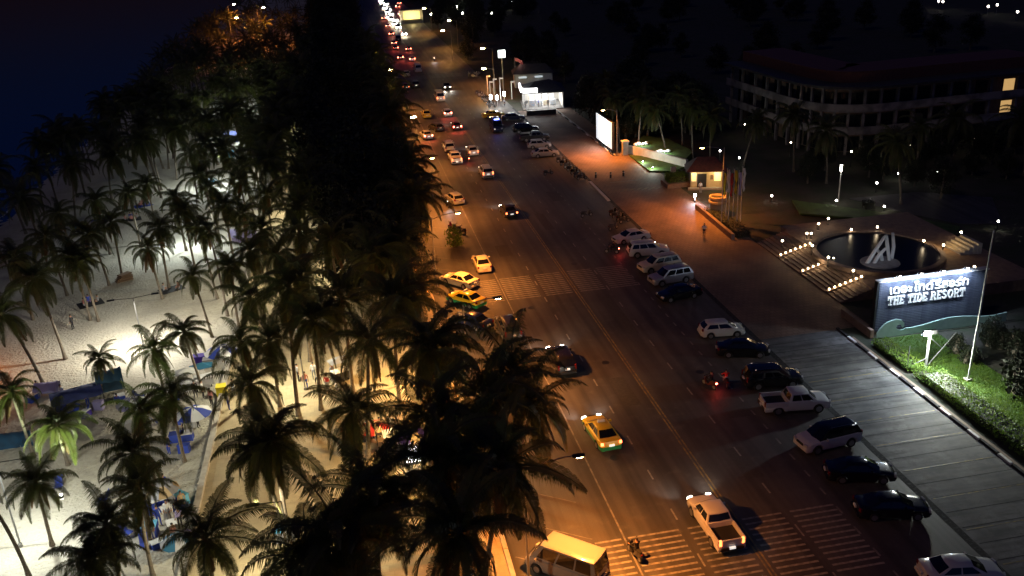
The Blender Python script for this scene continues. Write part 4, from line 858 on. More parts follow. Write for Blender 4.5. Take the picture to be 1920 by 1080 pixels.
for i, (px, py, c) in enumerate(((1352, 425, 'yellow'), (1360, 418, 'white'), (1365, 426, 'red'), (1373, 420, 'yellow'), (1381, 424, 'lilac'), (1388, 415, 'white'))):
    p = at(px, py); f = thing('flagpole', 'white flagpole with a limp %s flag, number %s from the guardhouse' % (c, ('one', 'two', 'three', 'four', 'five', 'six')[i]), 'flagpole', tuple(p), 0, 'flagpoles at the resort gate')
    ob('pole', MB().tube([(0, 0, 0), (0, 0, 7.2)], [.06, .035], 7).mesh('pole', 'pole_white'), f); ob('finial', MB().sphere((0, 0, 7.25), .08, 6, 4).mesh('finial', 'chrome'), f)
    ob('flag', MB().loft([[(.05+.10*math.sin(z*3+i)+.02, -.03, 7.0-z), (.22+.14*math.sin(z*4+1), .05*math.sin(z*5), 7.0-z-.10), (.42-.1*z/3+.05*math.sin(z*6+i), .1*math.cos(z*4), 7.0-z-.25)] for z in (0, .5, 1, 1.5, 2, 2.5, 2.9)], False, False).mesh('flag', 'cloth_'+c), f)
a, c = at(1302, 392), at(1370, 450)
tag(ob('gate_wall', MB().box((0, 0, .35), (.4, (c-a).length, .7)).mesh('gate_wall', 'stone_brown'), None, ((a.x+c.x)/2+.3, (a.y+c.y)/2, 0), (0, 0, math.atan2(-(c.x-a.x), c.y-a.y))), 'low brown wall in front of the flagpoles', 'wall')
p = at(1375, 440); hedge('hedge', 'dark hedge behind the low gate wall', p.x-.2, p.x+1.6, p.y-1.5, p.y+9, .8, 1500, .18, 'leaf')
p = at(1272, 348); hedge('hedge', 'lit dome-shaped hedge left of the guardhouse', p.x-1.5, p.x+1.3, p.y-.4, p.y+1.6, 1.2, 1500, .18, 'leaf_bright', .4)
tag(ob('hedge_planter', MB().box((p.x-.1, p.y+.4, .3), (3.9, 3.0, .6)).mesh('hedge_planter', 'stone_brown')), 'brown planter box under the dome-shaped hedge', 'planter')
p = at(1262, 333); nb = thing('gate_post_sign', 'small white post sign beside the hedge planter', 'sign', tuple(p)); ob('post', MB().box((0, 0, .5), (.12, .12, 1.0)).mesh('post', 'pole_white'), nb); ob('panel', MB().box((0, -.05, 1.25), (.8, .10, .8)).mesh('panel', 'kerb_white'), nb)
for i, (px, py) in enumerate(((1117, 333), (1145, 333), (1169, 330))):
    p = at(px, py); bo = thing('bollard', 'small dark bollard on the forecourt, %s from the left' % ('first', 'second', 'third')[i], 'bollard', tuple(p), 0, 'forecourt bollards'); ob('post', MB().lathe([(.16, 0), (.16, .75), (.10, .85), (.01, .87)], 10, (0, 0, 0), False).mesh('post', 'metal_dark', 40), bo); ob('band', MB().lathe([(.165, .55), (.165, .65)], 10, (0, 0, 0), False).mesh('band', 'kerb_white'), bo)
# lit garden bank between the billboard and the guardhouse
q = [at(x, y, .1) for x, y in ((1180, 292), (1218, 322), (1262, 322), (1290, 312), (1230, 296))]
struct('bank_lawn', MB().prism([(v.x, v.y) for v in q], -.02, .25).mesh('bank_lawn', 'lawn'))
a, c = at(1180, 288), at(1288, 316)
wv = ob('garden_wall', MB().box((0, 0, .7), (.45, (c-a).length, 1.4)).mesh('garden_wall', 'white_wall'), None, ((a.x+c.x)/2, (a.y+c.y)/2, 0), (0, 0, math.atan2(-(c.x-a.x), c.y-a.y))); tag(wv, 'long lit white garden wall left of the guardhouse', 'wall')
for i, (px, py) in enumerate(((1205, 305), (1224, 316))):
    p = at(px, py, .3); g_ = thing('ground_spotlight', 'small spotlight on the bank lawn, %s one' % ('upper', 'lower')[i], 'lamp', (p.x, p.y, .25), 0, 'ground spotlights of the bank'); ob('housing', MB().lathe([(.12, 0), (.14, .2), (.09, .22), (.01, .22)], 8, (0, 0, 0), False).mesh('housing', 'metal_dark'), g_); ob('lens', MB().sphere((0, 0, .24), .08, 6, 3).mesh('lens', 'flood_lens'), g_); ob('light', lamp('POINT', 260, (.9, 1, .85), radius=.1), g_, (0, 0, .75))
q = [at(x, y, .1) for x, y in ((1188, 282), (1285, 308), (1300, 292), (1250, 268), (1205, 262))]
struct('upper_bank', MB().prism([(v.x, v.y) for v in q], .0, .9).mesh('upper_bank', 'lawn'))
for i, (px, py) in enumerate(((1201, 271), (1242, 285))):
    p = at(px, py, 1.0); st = thing('lit_rock', 'white lit boulder group on the upper bank, %s' % ('left', 'right')[i], 'rock', (p.x, p.y, .88), 0, 'lit boulders')
    for k in range(4): ob('boulder', MB().sphere((k*.6-.9, .3*math.sin(k*2.), .22), .38+.1*(k % 2), 7, 4, (1, .8, .75)).mesh('boulder', 'white_wall', 25), st)
    ob('light', lamp('POINT', 190, (.85, 1, 1), radius=.1), st, (0, -1.0, .9))
p = at(1172, 290); gp = thing('gate_pillar', 'pale gate pillar with a cap at the start of the garden wall', 'pillar', tuple(p)); ob('shaft', MB().box((0, 0, 1.1), (.9, .9, 2.2)).mesh('shaft', 'stone'), gp); ob('cap', MB().box((0, 0, 2.28), (1.2, 1.2, .18)).mesh('cap', 'white_wall'), gp)

# ---------------------------------------------------------------- billboard and shop
bb = thing('billboard', 'glowing white roadside billboard with a faint grey figure', 'billboard', (42.6, 143.0, 0))
ob('cabinet', MB().box((.25, 4.5, 3.1), (.4, 9.3, 4.6)).mesh('cabinet', 'metal_dark'), bb); fa = ob('face', MB().box((.02, 4.5, 3.1), (.06, 9.1, 4.4)).mesh('face', 'billboard_face'), bb)
ob('printed_shape', MB().prism([(4.6, 1.0), (6.0, 1.0), (5.9, 3.2), (5.6, 4.2), (5.1, 4.3), (4.7, 3.0)], 0, .008, lambda y, z, d: (-.012-d, y, z)).mesh('printed_shape', 'billboard_grey'), fa)
ob('printed_shape', MB().prism([(1.0, 1.1), (3.8, 1.1), (3.4, 1.8), (1.3, 1.9)], 0, .008, lambda y, z, d: (-.012-d, y, z)).mesh('printed_shape', 'billboard_grey'), fa)
for y in (.6, 3.2, 5.8, 8.4): ob('leg', MB().box((.25, y, .4), (.18, .18, .8)).mesh('leg', 'metal_dark'), bb)
ob('light', lamp('AREA', 520, (.9, .97, 1), radius=4.0), bb, (-.25, 4.5, 3.1), (0, R(-90), 0))

shp = thing('shop', 'corner shop with a brightly lit glass front under a dark roof and white sign band', 'shop', (36.9, 186.2, 0), R(-8))
ob('floor', MB().box((4, 5, .08), (9, 11, .16)).mesh('floor', 'concrete'), shp)
ob('back_wall', MB().box((4, 10, 1.7), (8, .2, 3.2)).mesh('back_wall', 'store_wall'), shp); ob('side_wall', MB().box((7.95, 5, 1.7), (.2, 9.8, 3.2)).mesh('side_wall', 'store_wall'), shp)
ob('ceiling', MB().box((4, 5, 3.35), (8.2, 10.2, .14)).mesh('ceiling', 'store_wall'), shp)
rf = ob('roof', MB().add([(-.6, -.6, 3.45), (8.6, -.6, 3.45), (8.6, 10.6, 3.45), (-.6, 10.6, 3.45), (2.4, 4, 5.2), (5.6, 6, 5.2)], [(0, 1, 5, 4), (1, 2, 5), (2, 3, 4, 5), (3, 0, 4), (3, 2, 1, 0)]).mesh('roof', 'dark_roof'), shp)
ob('sign_band', MB().prism([(-.9, 7), (-.9, .4), (-.4, -.8), (2.6, -1.0), (2.6, -.6), (-.1, -.45), (-.55, .5), (-.55, 7)], 3.7, 4.6).mesh('sign_band', 'store_band'), shp)
for k in range(6):
    f = ob('window', MB().box((.9+k*1.3, -.02, 1.7), (.07, .12, 3.1)).mesh('window', 'pole_white'), shp)
for k in range(7): ob('window', MB().box((-.02, .7+k*1.45, 1.7), (.12, .07, 3.1)).mesh('window', 'pole_white'), shp)
for k in range(4):
    ob('shelf', MB().box((1.6+k*1.5, 3.2, .8), (1.2, .5, 1.2)).mesh('shelf', ('store_goods_a', 'store_goods_b', 'store_goods_c', 'store_goods_b')[k]), shp); ob('shelf', MB().box((1.6+k*1.5, 6.2, 1.0), (1.1, .5, 1.9)).mesh('shelf', ('store_goods_c', 'store_goods_a', 'store_goods_b', 'store_goods_a')[k]), shp)
for k in range(3): ob('ceiling_light', MB().box((1.6+k*2.4, 4.5, 3.2), (.4, 7, .08)).mesh('ceiling_light', 'store_light'), shp)
ob('light', lamp('AREA', 1000, (1, .98, .95), radius=5), shp, (4, 4, 3.1)); ob('light', lamp('POINT', 380, (.95, .98, 1), radius=.4), shp, (1.0, -2.2, 3.3)); ob('light', lamp('POINT', 380, (.95, .98, 1), radius=.4), shp, (-2.2, 3, 3.3))
for i, (px, py, c) in enumerate(((985, 200, 'dark'), (1010, 198, 'blue'), (1028, 197, 'dark'), (946, 196, 'grey'))): person('stand', c, 'dark', 'shopper standing before the lit shop front', tuple(at(px, py+4)), i*1.3, 'shoppers')
p = at(1015, 214); tag(ob('counter_table', MB().box((p.x, p.y, .45), (6.0, .9, .9), R(-6)).mesh('counter_table', 'metal_dark')), 'dark low barrier in front of the shop windows', 'barrier')
ps = thing('pole_sign', 'white glowing square sign on a pole by the shop', 'sign', (35.7, 205, 0)); ob('pole', MB().tube([(0, 0, 0), (0, 0, 8.6)], .13, 8).mesh('pole', 'metal_grey'), ps); ob('sign_box', MB().box((0, 0, 9.3), (1.55, .4, 1.6)).mesh('sign_box', 'box_sign'), ps)
for i, (px, py, h, t) in enumerate(((921, 200, 1.6, 'left'), (933, 199, 1.4, 'right'), (946, 190, 1.2, 'behind'))):
    p = at(px, py); k_ = thing('light_stand', 'bright white lamp stand at the shop corner, %s one' % t, 'lamp', tuple(p), 0, 'lamp stands at the shop'); ob('post', MB().tube([(0, 0, 0), (0, 0, h)], .05, 6).mesh('post', 'pole_white'), k_); ob('lamp_tube', MB().box((0, 0, h+.45), (.45, .2, .9)).mesh('lamp_tube', 'globe_white'), k_); ob('light', lamp('POINT', 120, WHITE, radius=.2), k_, (0, -.7, h+.6))
for i, (px, py, h) in enumerate(((920, 188, 4.2), (927, 186, 4.6), (939, 190, 5.2), (960, 186, 4.0), (915, 178, 4.4))):
    p = at(px, py); k_ = thing('shop_post', 'pale post at the shop corner, %s in the row' % ('first', 'second', 'third', 'fourth', 'fifth')[i], 'post', tuple(p), 0, 'posts at the shop'); ob('post', MB().box((0, 0, h/2), (.18, .18, h)).mesh('post', 'pole_white'), k_); ob('cap', MB().box((.3, 0, h-.2), (.9, .12, .35)).mesh('cap', 'store_wall'), k_)
p = at(965, 112, 6); fg = thing('banner', 'pale red banner on a pole behind the shop', 'flag', (p.x, p.y, 0)); ob('pole', MB().tube([(0, 0, 0), (0, 0, 6.6)], .05, 6).mesh('pole', 'metal_grey'), fg); ob('cloth', MB().loft([[(0, 0, 6.5-z*.15), (.9, .1, 6.2-z*.15), (2.0, .2*math.sin(z), 5.4-z*.2)] for z in (0, 1, 2, 3, 4, 5)], False, False).mesh('cloth', 'cloth_pink'), fg); ob('light', lamp('POINT', 40, (1, .5, .4), radius=.2), fg, (.8, -1.5, 5.6))
p = at(1000, 135, 3.5); ap = thing('back_house', 'dim blue-lit house roof behind the shop', 'house', (p.x, p.y, 0), R(-8)); ob('wall', MB().box((0, 3, 1.6), (9, 6, 3.2)).mesh('wall', 'store_wall'), ap); ob('roof', MB().add([(-5, -.5, 3.2), (5, -.5, 3.2), (5, 6.5, 3.2), (-5, 6.5, 3.2), (-3, 3, 5), (3, 3, 5)], [(0, 1, 5, 4), (1, 2, 5), (2, 3, 4, 5), (3, 0, 4), (3, 2, 1, 0)]).mesh('roof', 'dark_roof'), ap)
for x in (-2.6, 1.2):
    f = ob('window', MB().box((x, -.04, 2.4), (2.2, .1, .6)).mesh('window', 'metal_dark'), ap); ob('pane', MB().box((x, -.10, 2.4), (2.0, .06, .45)).mesh('pane', 'billboard_grey'), f)
p = at(773, 44); ys = thing('yellow_shop', 'far shop with a yellow lit front at the end of the road', 'shop', (p.x, p.y, 0)); ob('wall', MB().box((0, 3, 2.6), (9, 6, 5.2)).mesh('wall', 'store_wall'), ys); ob('lit_front', MB().box((0, -.05, 3.2), (6.5, .1, 3.0)).mesh('lit_front', 'yellow_lit'), ys); ob('awning', MB().box((0, -1.0, 1.5), (7.5, 2, .15)).mesh('awning', 'cloth_dark'), ys); ob('roof', MB().box((0, 3, 5.3), (9.6, 6.6, .25)).mesh('roof', 'dark_roof'), ys); ob('light', lamp('POINT', 900, (1, .75, .3), radius=.4), ys, (0, -3.2, 2.6))
for i, (px, py, e) in enumerate(((857, 15, 1), (867, 25, 0), (808, 27, 0), (922, 25, 0), (960, 6, 1))):
    p = at(px, py, 3.0); k_ = thing('far_lamp', 'tiny white lamp far beyond the junction, %s' % ('brightest', 'second', 'by the trees', 'right of the others', 'at the top edge')[i], 'lamp', (p.x, p.y, 0), 0, 'far white lamps'); ob('post', MB().tube([(0, 0, 0), (0, 0, 2.8)], .08, 6).mesh('post', 'metal_grey'), k_); ob('globe', MB().box((0, 0, 3.1), (.5, .3, 1.8 if e else .6)).mesh('globe', 'globe_white'), k_)
for i, (px, py) in enumerate(((1760, 2), (1768, 3), (1853, 12), (1870, 9), (1908, 22))):
    p = at(px, py, 3.0); k_ = thing('far_lamp', 'tiny white lamp at the top right edge beyond the resort', 'lamp', (p.x, p.y, 0), 0, 'far lamps top right'); ob('post', MB().tube([(0, 0, 0), (0, 0, 2.8)], .08, 6).mesh('post', 'metal_grey'), k_); ob('globe', MB().sphere((0, 0, 3.0), .4, 6, 4).mesh('globe', 'far_globe'), k_)

# ---------------------------------------------------------------- resort building
def spline(pts, n):
    out = []
    for i in range(len(pts)-1):
        p0, p1, p2, p3 = (Vector((*pts[max(0, min(len(pts)-1, k))], 0)) for k in (i-1, i, i+1, i+2))
        for s in range(n):
            t = s/n; out.append(.5*((2*p1)+(-p0+p2)*t+(2*p0-5*p1+4*p2-p3)*t*t+(-p0+3*p1-3*p2+p3)*t**3))
    out.append(Vector((*pts[-1], 0))); return out
LINE = spline([(70, 160), (70.8, 148), (71.6, 137), (74, 130.5), (80, 127.6), (89, 128), (99, 128.6), (112, 129)], 6)
rb = thing('resort_building', 'dim white curved resort building with open balconies and columns', 'building', (0, 0, 0))
def band(o0, o1, z0, z1):
    rg = []
    for i, p in enumerate(LINE):
        d = (LINE[min(i+1, len(LINE)-1)]-LINE[max(i-1, 0)]).normalized(); nrm = Vector((-d.y, d.x, 0))*1.0
        if nrm.dot(Vector((95, 150, 0))-p) < 0: nrm = -nrm
        a, c = p+nrm*o0, p+nrm*o1; rg.append([(a.x, a.y, z0), (c.x, c.y, z0), (c.x, c.y, z1), (a.x, a.y, z1)])
    return MB().loft(rg)
def nrm_at(i):
    d = (LINE[min(i+1, len(LINE)-1)]-LINE[max(i-1, 0)]).normalized(); nrm = Vector((-d.y, d.x, 0))
    return (nrm if nrm.dot(Vector((95, 150, 0))-LINE[i]) > 0 else -nrm), math.atan2(d.y, d.x)
LIT1 = 39
for fl_ in range(3):
    z = fl_*3.5
    ob('wall', band(2.4, 14, z-.02, z+3.3).mesh('wall', 'stone_brown'), rb); ob('floor_slab', band(-.1, 14.1, z+3.3, z+3.48).mesh('floor_slab', 'resort_wall'), rb)
    if fl_: ob('balcony_parapet', band(-.15, .1, z-.02, z+1.05).mesh('balcony_parapet', 'resort_wall'), rb)
    for i in range(1, len(LINE)-1, 2):
        nv, a = nrm_at(i); p = LINE[i]+nv*.35; ob('column', MB().box((0, 0, z+1.64), (.4, .4, 3.3)).mesh('column', 'resort_wall'), rb, (p.x, p.y, 0), (0, 0, a))
        p = LINE[i]+nv*2.36; f = ob('window', MB().box((0, 0, z+1.3), (2.2, .12, 2.4)).mesh('window', 'metal_dark'), rb, (p.x, p.y, 0), (0, 0, a)); lit = (i, fl_) in ((LIT1, 2), (LIT1, 1))
        s_ = -1 if Vector((-math.sin(a), math.cos(a), 0)).dot(nv) > 0 else 1
        ob('pane', MB().box((0, s_*.07, z+1.3), (2.0, .05, 2.2)).mesh('pane', 'window_lit' if lit else 'pane_clear'), f)
ob('roof', band(-1.0, 14.5, 10.55, 10.9).mesh('roof', 'dark_roof'), rb)
ob('roof_ridge', band(3, 11, 10.9, 12.6).mesh('roof_ridge', 'roof_tile'), rb)
p = at(1837, 133, 9); k_ = thing('balcony_lamp', 'small amber lamp glowing on a resort balcony', 'lamp', (p.x, p.y, 7.0)); ob('bracket', MB().box((0, 0, 1), (.1, .1, 2.0)).mesh('bracket', 'metal_dark'), k_); ob('globe', MB().sphere((0, 0, 2.05), .22, 6, 4).mesh('globe', 'globe'), k_); ob('light', lamp('POINT', 60, WARM, radius=.2), k_, (0, -.6, 2.1))
# ---------------------------------------------------------------- beach life and stalls
def umbrella(px, py, label, ca, cb, z0=0., r=1.55, h=2.45):
    p = at(px, py, h); t = thing('parasol', label, 'parasol', (p.x, p.y, z0)); ob('pole', MB().tube([(0, 0, 0), (0, 0, h+.05-z0)], .03, 6).mesh('pole', 'pole_white'), t); hh = h-z0
    for k in range(8):
        a0, a1 = k*math.pi/4, (k+1)*math.pi/4; am = (a0+a1)/2
        P = lambda a, rr, z: (rr*math.cos(a), rr*math.sin(a), z)
        ob('canopy_panel', MB().add([P(a0, .02, hh), P(a0, r*.55, hh-.22), P(a0, r, hh-.58), P(am, r*.97, hh-.66), P(a1, r, hh-.58), P(a1, r*.55, hh-.22)], [(0, 1, 5), (1, 2, 3), (1, 3, 5), (3, 4, 5)]).mesh('canopy_panel', 'cloth_'+(ca if k % 2 else cb)), t)
umbrella(413, 648, 'blue and white striped parasol over the promenade wall', 'blue', 'white'); umbrella(360, 763, 'blue and white striped parasol nearer the bottom by the coolers', 'blue', 'white', 0, 1.45)
umbrella(766, 800, 'purple and yellow parasol over the roadside stall', 'purple', 'tan', .12, 1.35, 2.5)
def box_thing(name, label, cat, px, py, z0, size, m, lid=None, rz=0., group=None):
    p = at(px, py, z0+size[2]/2); t = thing(name, label, cat, (p.x, p.y, z0), rz, group)
    ob('body', MB().box((0, 0, size[2]*.45), (size[0], size[1], size[2]*.9), 0, .95).mesh('body', m), t); ob('lid', MB().box((0, 0, size[2]*.95), (size[0]*1.04, size[1]*1.04, size[2]*.1)).mesh('lid', lid or m), t); return t
box_thing('cooler', 'purple-blue cooler box left of the white cart', 'cooler', 375, 673, 0, (1.2, .8, .8), 'cloth_purple')
box_thing('cooler', 'white cooler box under the upper parasol', 'cooler', 392, 681, 0, (1.0, .8, 1.0), 'cloth_white', 'cloth_grey')
box_thing('cooler', 'blue cooler box below the lower parasol', 'cooler', 332, 819, 0, (1.1, .7, .7), 'cloth_blue'); box_thing('cooler', 'dark blue cooler right of another below the lower parasol', 'cooler', 351, 817, 0, (.9, .7, .7), 'cloth_blue', 'cloth_white')
box_thing('bin', 'yellow plastic bin beside the promenade wall', 'bin', 415, 731, .12, (.8, .8, .9), 'cloth_yellow'); box_thing('crate', 'blue crate with pale top at the bottom stall', 'crate', 280, 993, 0, (1.0, .8, .9), 'cloth_blue', 'cloth_cyan')
box_thing('crate', 'glowing cyan crate among the far palms', 'crate', 427, 289, 0, (2.2, 1.4, 1.2), 'cloth_cyan'); box_thing('crate', 'pale grey crate at the bottom promenade stall', 'crate', 535, 1000, .12, (1.2, .8, .9), 'cloth_grey', 'cloth_cyan')
def cart(px, py, label, m, top, z0=0., rz=0.):
    p = at(px, py, z0+.8); t = thing('food_cart', label, 'cart', (p.x, p.y, z0), rz); ob('body', MB().box((0, 0, .75), (1.5, .8, .7)).mesh('body', m), t); ob('counter', MB().box((0, 0, 1.14), (1.7, .95, .07)).mesh('counter', 'cloth_white'), t); ob('canopy', MB().add([(-1, -.6, 2.1), (1, -.6, 2.1), (1, .6, 2.1), (-1, .6, 2.1), (0, 0, 2.5)], [(0, 1, 4), (1, 2, 4), (2, 3, 4), (3, 0, 4)]).mesh('canopy', top), t)
    for sx in (-.8, .8):
        for sy in (-.45, .45): ob('post', MB().cyl((sx, sy, .4), (sx, sy, 2.12), .02, .02, 5).mesh('post', 'metal_grey'), t)
        ob('wheel', MB().loft([[(sx*.7+x, r*math.cos(6.28*k/12)*1, .32+r*math.sin(6.28*k/12)) for k in range(12)] for x, r in ((-.04, .3), (.04, .3))]).mesh('wheel', 'tyre'), t)
    return t
cart(382, 712, 'food cart with a dark slate canopy by the promenade wall', 'cloth_grey', 'cloth_teal', 0, .2); cart(355, 722, 'food cart with a white canopy left of the slate one', 'cloth_white', 'cloth_white', 0, .1); cart(300, 940, 'food cart under palms at the bottom stall', 'cloth_blue', 'cloth_grey', 0, .4)
cart(640, 700, 'food cart in shade on the plaza by the road', 'cloth_dark', 'cloth_grey', .12, .4); cart(745, 838, 'white topped cart at the roadside stall', 'cloth_dark', 'cloth_white', .12, .1)
def tent(px, py, label, m, sx, sy, h, z0=0., rz=0.):
    p = at(px, py, z0+h*.6); t = thing('stall_tent', label, 'tent', (p.x, p.y, z0), rz)
    gx, gy = 9, 7; rr = random.Random(int(px)); vs = [(sx*(2*i/(gx-1)-1)*1.06, sy*(2*j/(gy-1)-1)*1.06, h*(.70+.30*(1-abs(2*j/(gy-1)-1))-.06*math.sin(3.1416*i/(gx-1)*3)**2)+rr.uniform(-.05, .05)) for j in range(gy) for i in range(gx)]
    ob('canopy', MB().add(vs, [(j*gx+i, j*gx+i+1, (j+1)*gx+i+1, (j+1)*gx+i) for j in range(gy-1) for i in range(gx-1)]).mesh('canopy', m, 60), t)
    ob('back_sheet', MB().box((0, sy, h*.36), (2*sx, .04, h*.7)).mesh('back_sheet', m), t)
    for a in (-1, 1):
        for c in (-1, 1): ob('pole', MB().cyl((a*sx, c*sy, 0), (a*sx, c*sy, h*.73), .03, .03, 5).mesh('pole', 'metal_grey'), t)
tent(143, 742, 'large blue tarpaulin tent on the sand at the left', 'tarp', 1.9, 1.3, 1.9, 0, .35); tent(205, 712, 'teal blue upright stall beside the blue tarpaulin tent', 'tarp_teal', 1.0, .9, 2.6, 0, .2); tent(88, 728, 'pale blue small tent at the left end of the stalls', 'cloth_lilac', .9, .8, 1.6)
tent(15, 830, 'dim blue tent cut by the left edge', 'tarp_teal', 1.3, 1.2, 2.0); tent(455, 440, 'white and blue stall tent among the upper palms', 'cloth_lilac', 1.6, 1.2, 2.4); tent(432, 255, 'dark blue stall between lit palms far up the beach', 'tarp', 1.2, 1.0, 2.4)
p = at(775, 849, 1.0); nb = thing('light_box', 'white glowing sign box with dark scribbles at the roadside stall', 'sign', (p.x, p.y, .12)); ob('box', MB().box((0, 0, .75), (1.25, .16, 1.2)).mesh('box', 'box_sign'), nb); ob('foot', MB().box((0, 0, .07), (.9, .4, .14)).mesh('foot', 'metal_dark'), nb)
for k, (x, z, a) in enumerate(((-.25, .95, .4), (.1, .7, -.5), (.3, 1.0, 1.0))): ob('scribble', MB().box((x, -.09, z), (.34, .02, .07)).mesh('scribble', 'metal_dark'), nb)
ob('light', lamp('POINT', 45, WHITE, radius=.2), nb, (0, -.6, .8))
for i, (px, py, ca, cb, r) in enumerate(((300, 905, 'grey', 'tan', 1.2), (330, 1000, 'teal', 'grey', 1.1), (245, 745, 'lilac', 'white', 1.3), (455, 465, 'grey', 'white', 1.3), (395, 335, 'white', 'cyan', 1.3), (700, 790, 'red', 'tan', 1.2))): umbrella(px, py, ('small %s and %s parasol ' % (ca, cb))+('at the lowest stalls', 'at the very bottom stalls', 'behind the teal stall', 'among the upper palms', 'far up among the palms', 'over the roadside tables')[i], ca, cb, .12 if px > 500 else 0., r, 2.3)
for i, (px, py, m) in enumerate(((285, 950, 'blue'), (312, 960, 'white'), (338, 935, 'cyan'), (322, 985, 'grey'), (350, 1005, 'lilac'), (295, 1020, 'blue'), (115, 765, 'blue'), (160, 775, 'purple'), (185, 760, 'lilac'), (225, 745, 'blue'), (240, 800, 'grey'), (365, 790, 'white'), (345, 840, 'blue'), (60, 745, 'blue'), (100, 785, 'dark'))): box_thing('cooler', '%s cooler box among the stall clutter on the sand' % m, 'cooler', px, py, 0, (random.uniform(.6, 1.1), random.uniform(.5, .8), random.uniform(.5, .9)), 'cloth_'+m, 'cloth_white' if i % 2 else None, random.uniform(0, 3), 'coolers at the sand stalls')
bc = [('seat', MB().box((0, 0, .28), (.55, .5, .05)).mesh('seat', 'cloth_blue')), ('backrest', MB().add([(-.27, .25, .28), (.27, .25, .28), (.27, .62, .85), (-.27, .62, .85), (-.27, .29, .26), (.27, .29, .26), (.27, .66, .83), (-.27, .66, .83)], [(0, 1, 2, 3), (7, 6, 5, 4), (0, 4, 5, 1), (1, 5, 6, 2), (2, 6, 7, 3), (3, 7, 4, 0)]).mesh('backrest', 'cloth_blue'))]
for sx in (-.25, .25): bc += [('leg', MB().cyl((sx, -.22, 0), (sx, .1, .30), .02, .02, 5).mesh('leg', 'pole_white')), ('leg', MB().cyl((sx, .35, 0), (sx, -.05, .30), .02, .02, 5).mesh('leg', 'pole_white'))]
for k in range(18):
    p = at(random.choice((60, 110, 150, 180, 225, 285, 320))+random.uniform(-20, 20), random.uniform(745, 800) if k < 11 else random.uniform(900, 1030)); inst(bc, 'beach_chair', 'low blue beach chair among the sand stalls', 'chair', (p.x, p.y, 0), random.uniform(0, 6.28), 'beach chairs at the sand stalls')
# stacked deck chairs and mats
p = at(232, 521, .4); dk = thing('chair_stack', 'dark brown stack of folded beach chairs on open sand', 'chairs', (p.x, p.y, 0), .5)
for k in range(5): ob('folded_chair', MB().box((.05*k, .12*math.sin(k*2), .12+k*.17), (1.9-.12*k, .85, .10), .08*k).mesh('folded_chair', 'wood'), dk)
PAL = ['dark', 'grey', 'blue', 'white', 'pink', 'teal']
def picnic(px, py, n, label, mcol, group_label):
    p = at(px, py); m_ = tag(ob('beach_mat', MB().box((0, 0, .02), (2.6, 1.9, .03)).mesh('beach_mat', 'cloth_'+mcol), None, (p.x, p.y, .03), (0, 0, random.uniform(0, 1))), label, 'mat')
    for k in range(n):
        a = k*6.28/n+random.uniform(-.3, .3); person('sit', random.choice(PAL), random.choice(('dark', 'grey', 'blue')), group_label, (p.x+math.cos(a)*.85, p.y+math.sin(a)*.65, .04), a+math.pi/2, group_label)
picnic(170, 570, 3, 'mat with three seated people by a leaning trunk on open sand', 'dark', 'person seated on the mat by the leaning trunk'); picnic(247, 412, 4, 'dark mat on the middle sand with a seated group', 'dark', 'person seated on the middle sand mat'); picnic(268, 386, 4, 'mat farther up between thin trunks', 'blue', 'person seated on the mat between thin trunks'); picnic(190, 412, 4, 'dim blue mat at the edge of the shade', 'blue', 'person seated on the dim mat at the edge of the shade'); picnic(155, 432, 4, 'dim dark mat in the shade by the sea', 'dark', 'person seated on the dim dark mat near the sea'); picnic(322, 543, 2, 'small mat under the middle palm', 'dark', 'person seated under the middle palm')
person('stand', 'dark', 'dark', 'person in dark clothes strolling alone on the open sand', tuple(at(138, 618)), 1.2)
MK = [(272, 965, 'white'), (288, 1010, 'dark'), (330, 1020, 'pink'), (352, 975, 'blue'), (306, 948, 'grey'), (262, 1000, 'teal'), (120, 752, 'white'), (165, 758, 'pink'), (195, 748, 'dark'), (225, 770, 'blue'), (382, 745, 'white'), (398, 760, 'pink'), (425, 690, 'dark'), (430, 770, 'grey'), (372, 800, 'red'), (318, 850, 'dark'), (75, 745, 'dark'), (440, 745, 'dark'), (452, 742, 'dark'), (468, 744, 'white'), (300, 985, 'blue'), (318, 975, 'white'), (326, 960, 'grey'), (340, 990, 'lilac'), (312, 925, 'blue'), (345, 958, 'tan'), (368, 745, 'dark'), (345, 812, 'grey')]
for px, py, c in MK: person('stand', c, random.choice(('dark', 'grey', 'blue')), 'person in a %s top among the promenade stalls' % c, (*at(px, py, .06).xy, 0.0 if at(px, py).x < -13 else .12), random.uniform(0, 6.28), 'people at the promenade stalls')
RK = [(660, 790, 'white'), (676, 798, 'dark'), (735, 812, 'white'), (790, 835, 'lilac'), (575, 730, 'pink'), (636, 745, 'white'), (560, 715, 'grey'), (648, 832, 'red'), (658, 820, 'pink'), (714, 818, 'red'), (702, 828, 'lilac'), (690, 808, 'grey'), (692, 822, 'white'), (590, 712, 'white'), (615, 735, 'red'), (625, 715, 'grey'), (600, 735, 'dark'), (870, 700, 'white'), (838, 775, 'pink'), (990, 815, 'white')]
for px, py, c in RK: person('stand', c, random.choice(('dark', 'grey', 'blue')), 'person in a %s top at the stalls by the road' % c, (*at(px, py, .12).xy, .12), random.uniform(0, 6.28), 'people at the roadside stalls')
box_thing('table', 'dark low table beside the red-shirted person at the roadside stalls', 'table', 669, 828, .12, (1.8, 1.0, .75), 'cloth_dark'); box_thing('table', 'dark table behind the thin trunk at the roadside stalls', 'table', 691, 815, .12, (1.3, .8, .75), 'cloth_dark'); box_thing('bench', 'tan bench at the roadside stalls', 'bench', 700, 832, .12, (1.6, .6, .5), 'cloth_tan')
for i, (px, py) in enumerate(((880, 700), (860, 690))): box_thing('stall_box', 'grey box under the trees by the dark parked car, %s' % ('right', 'left')[i], 'box', px, py, .12, (1.2, .8, 1.0), 'cloth_grey', None, .3)

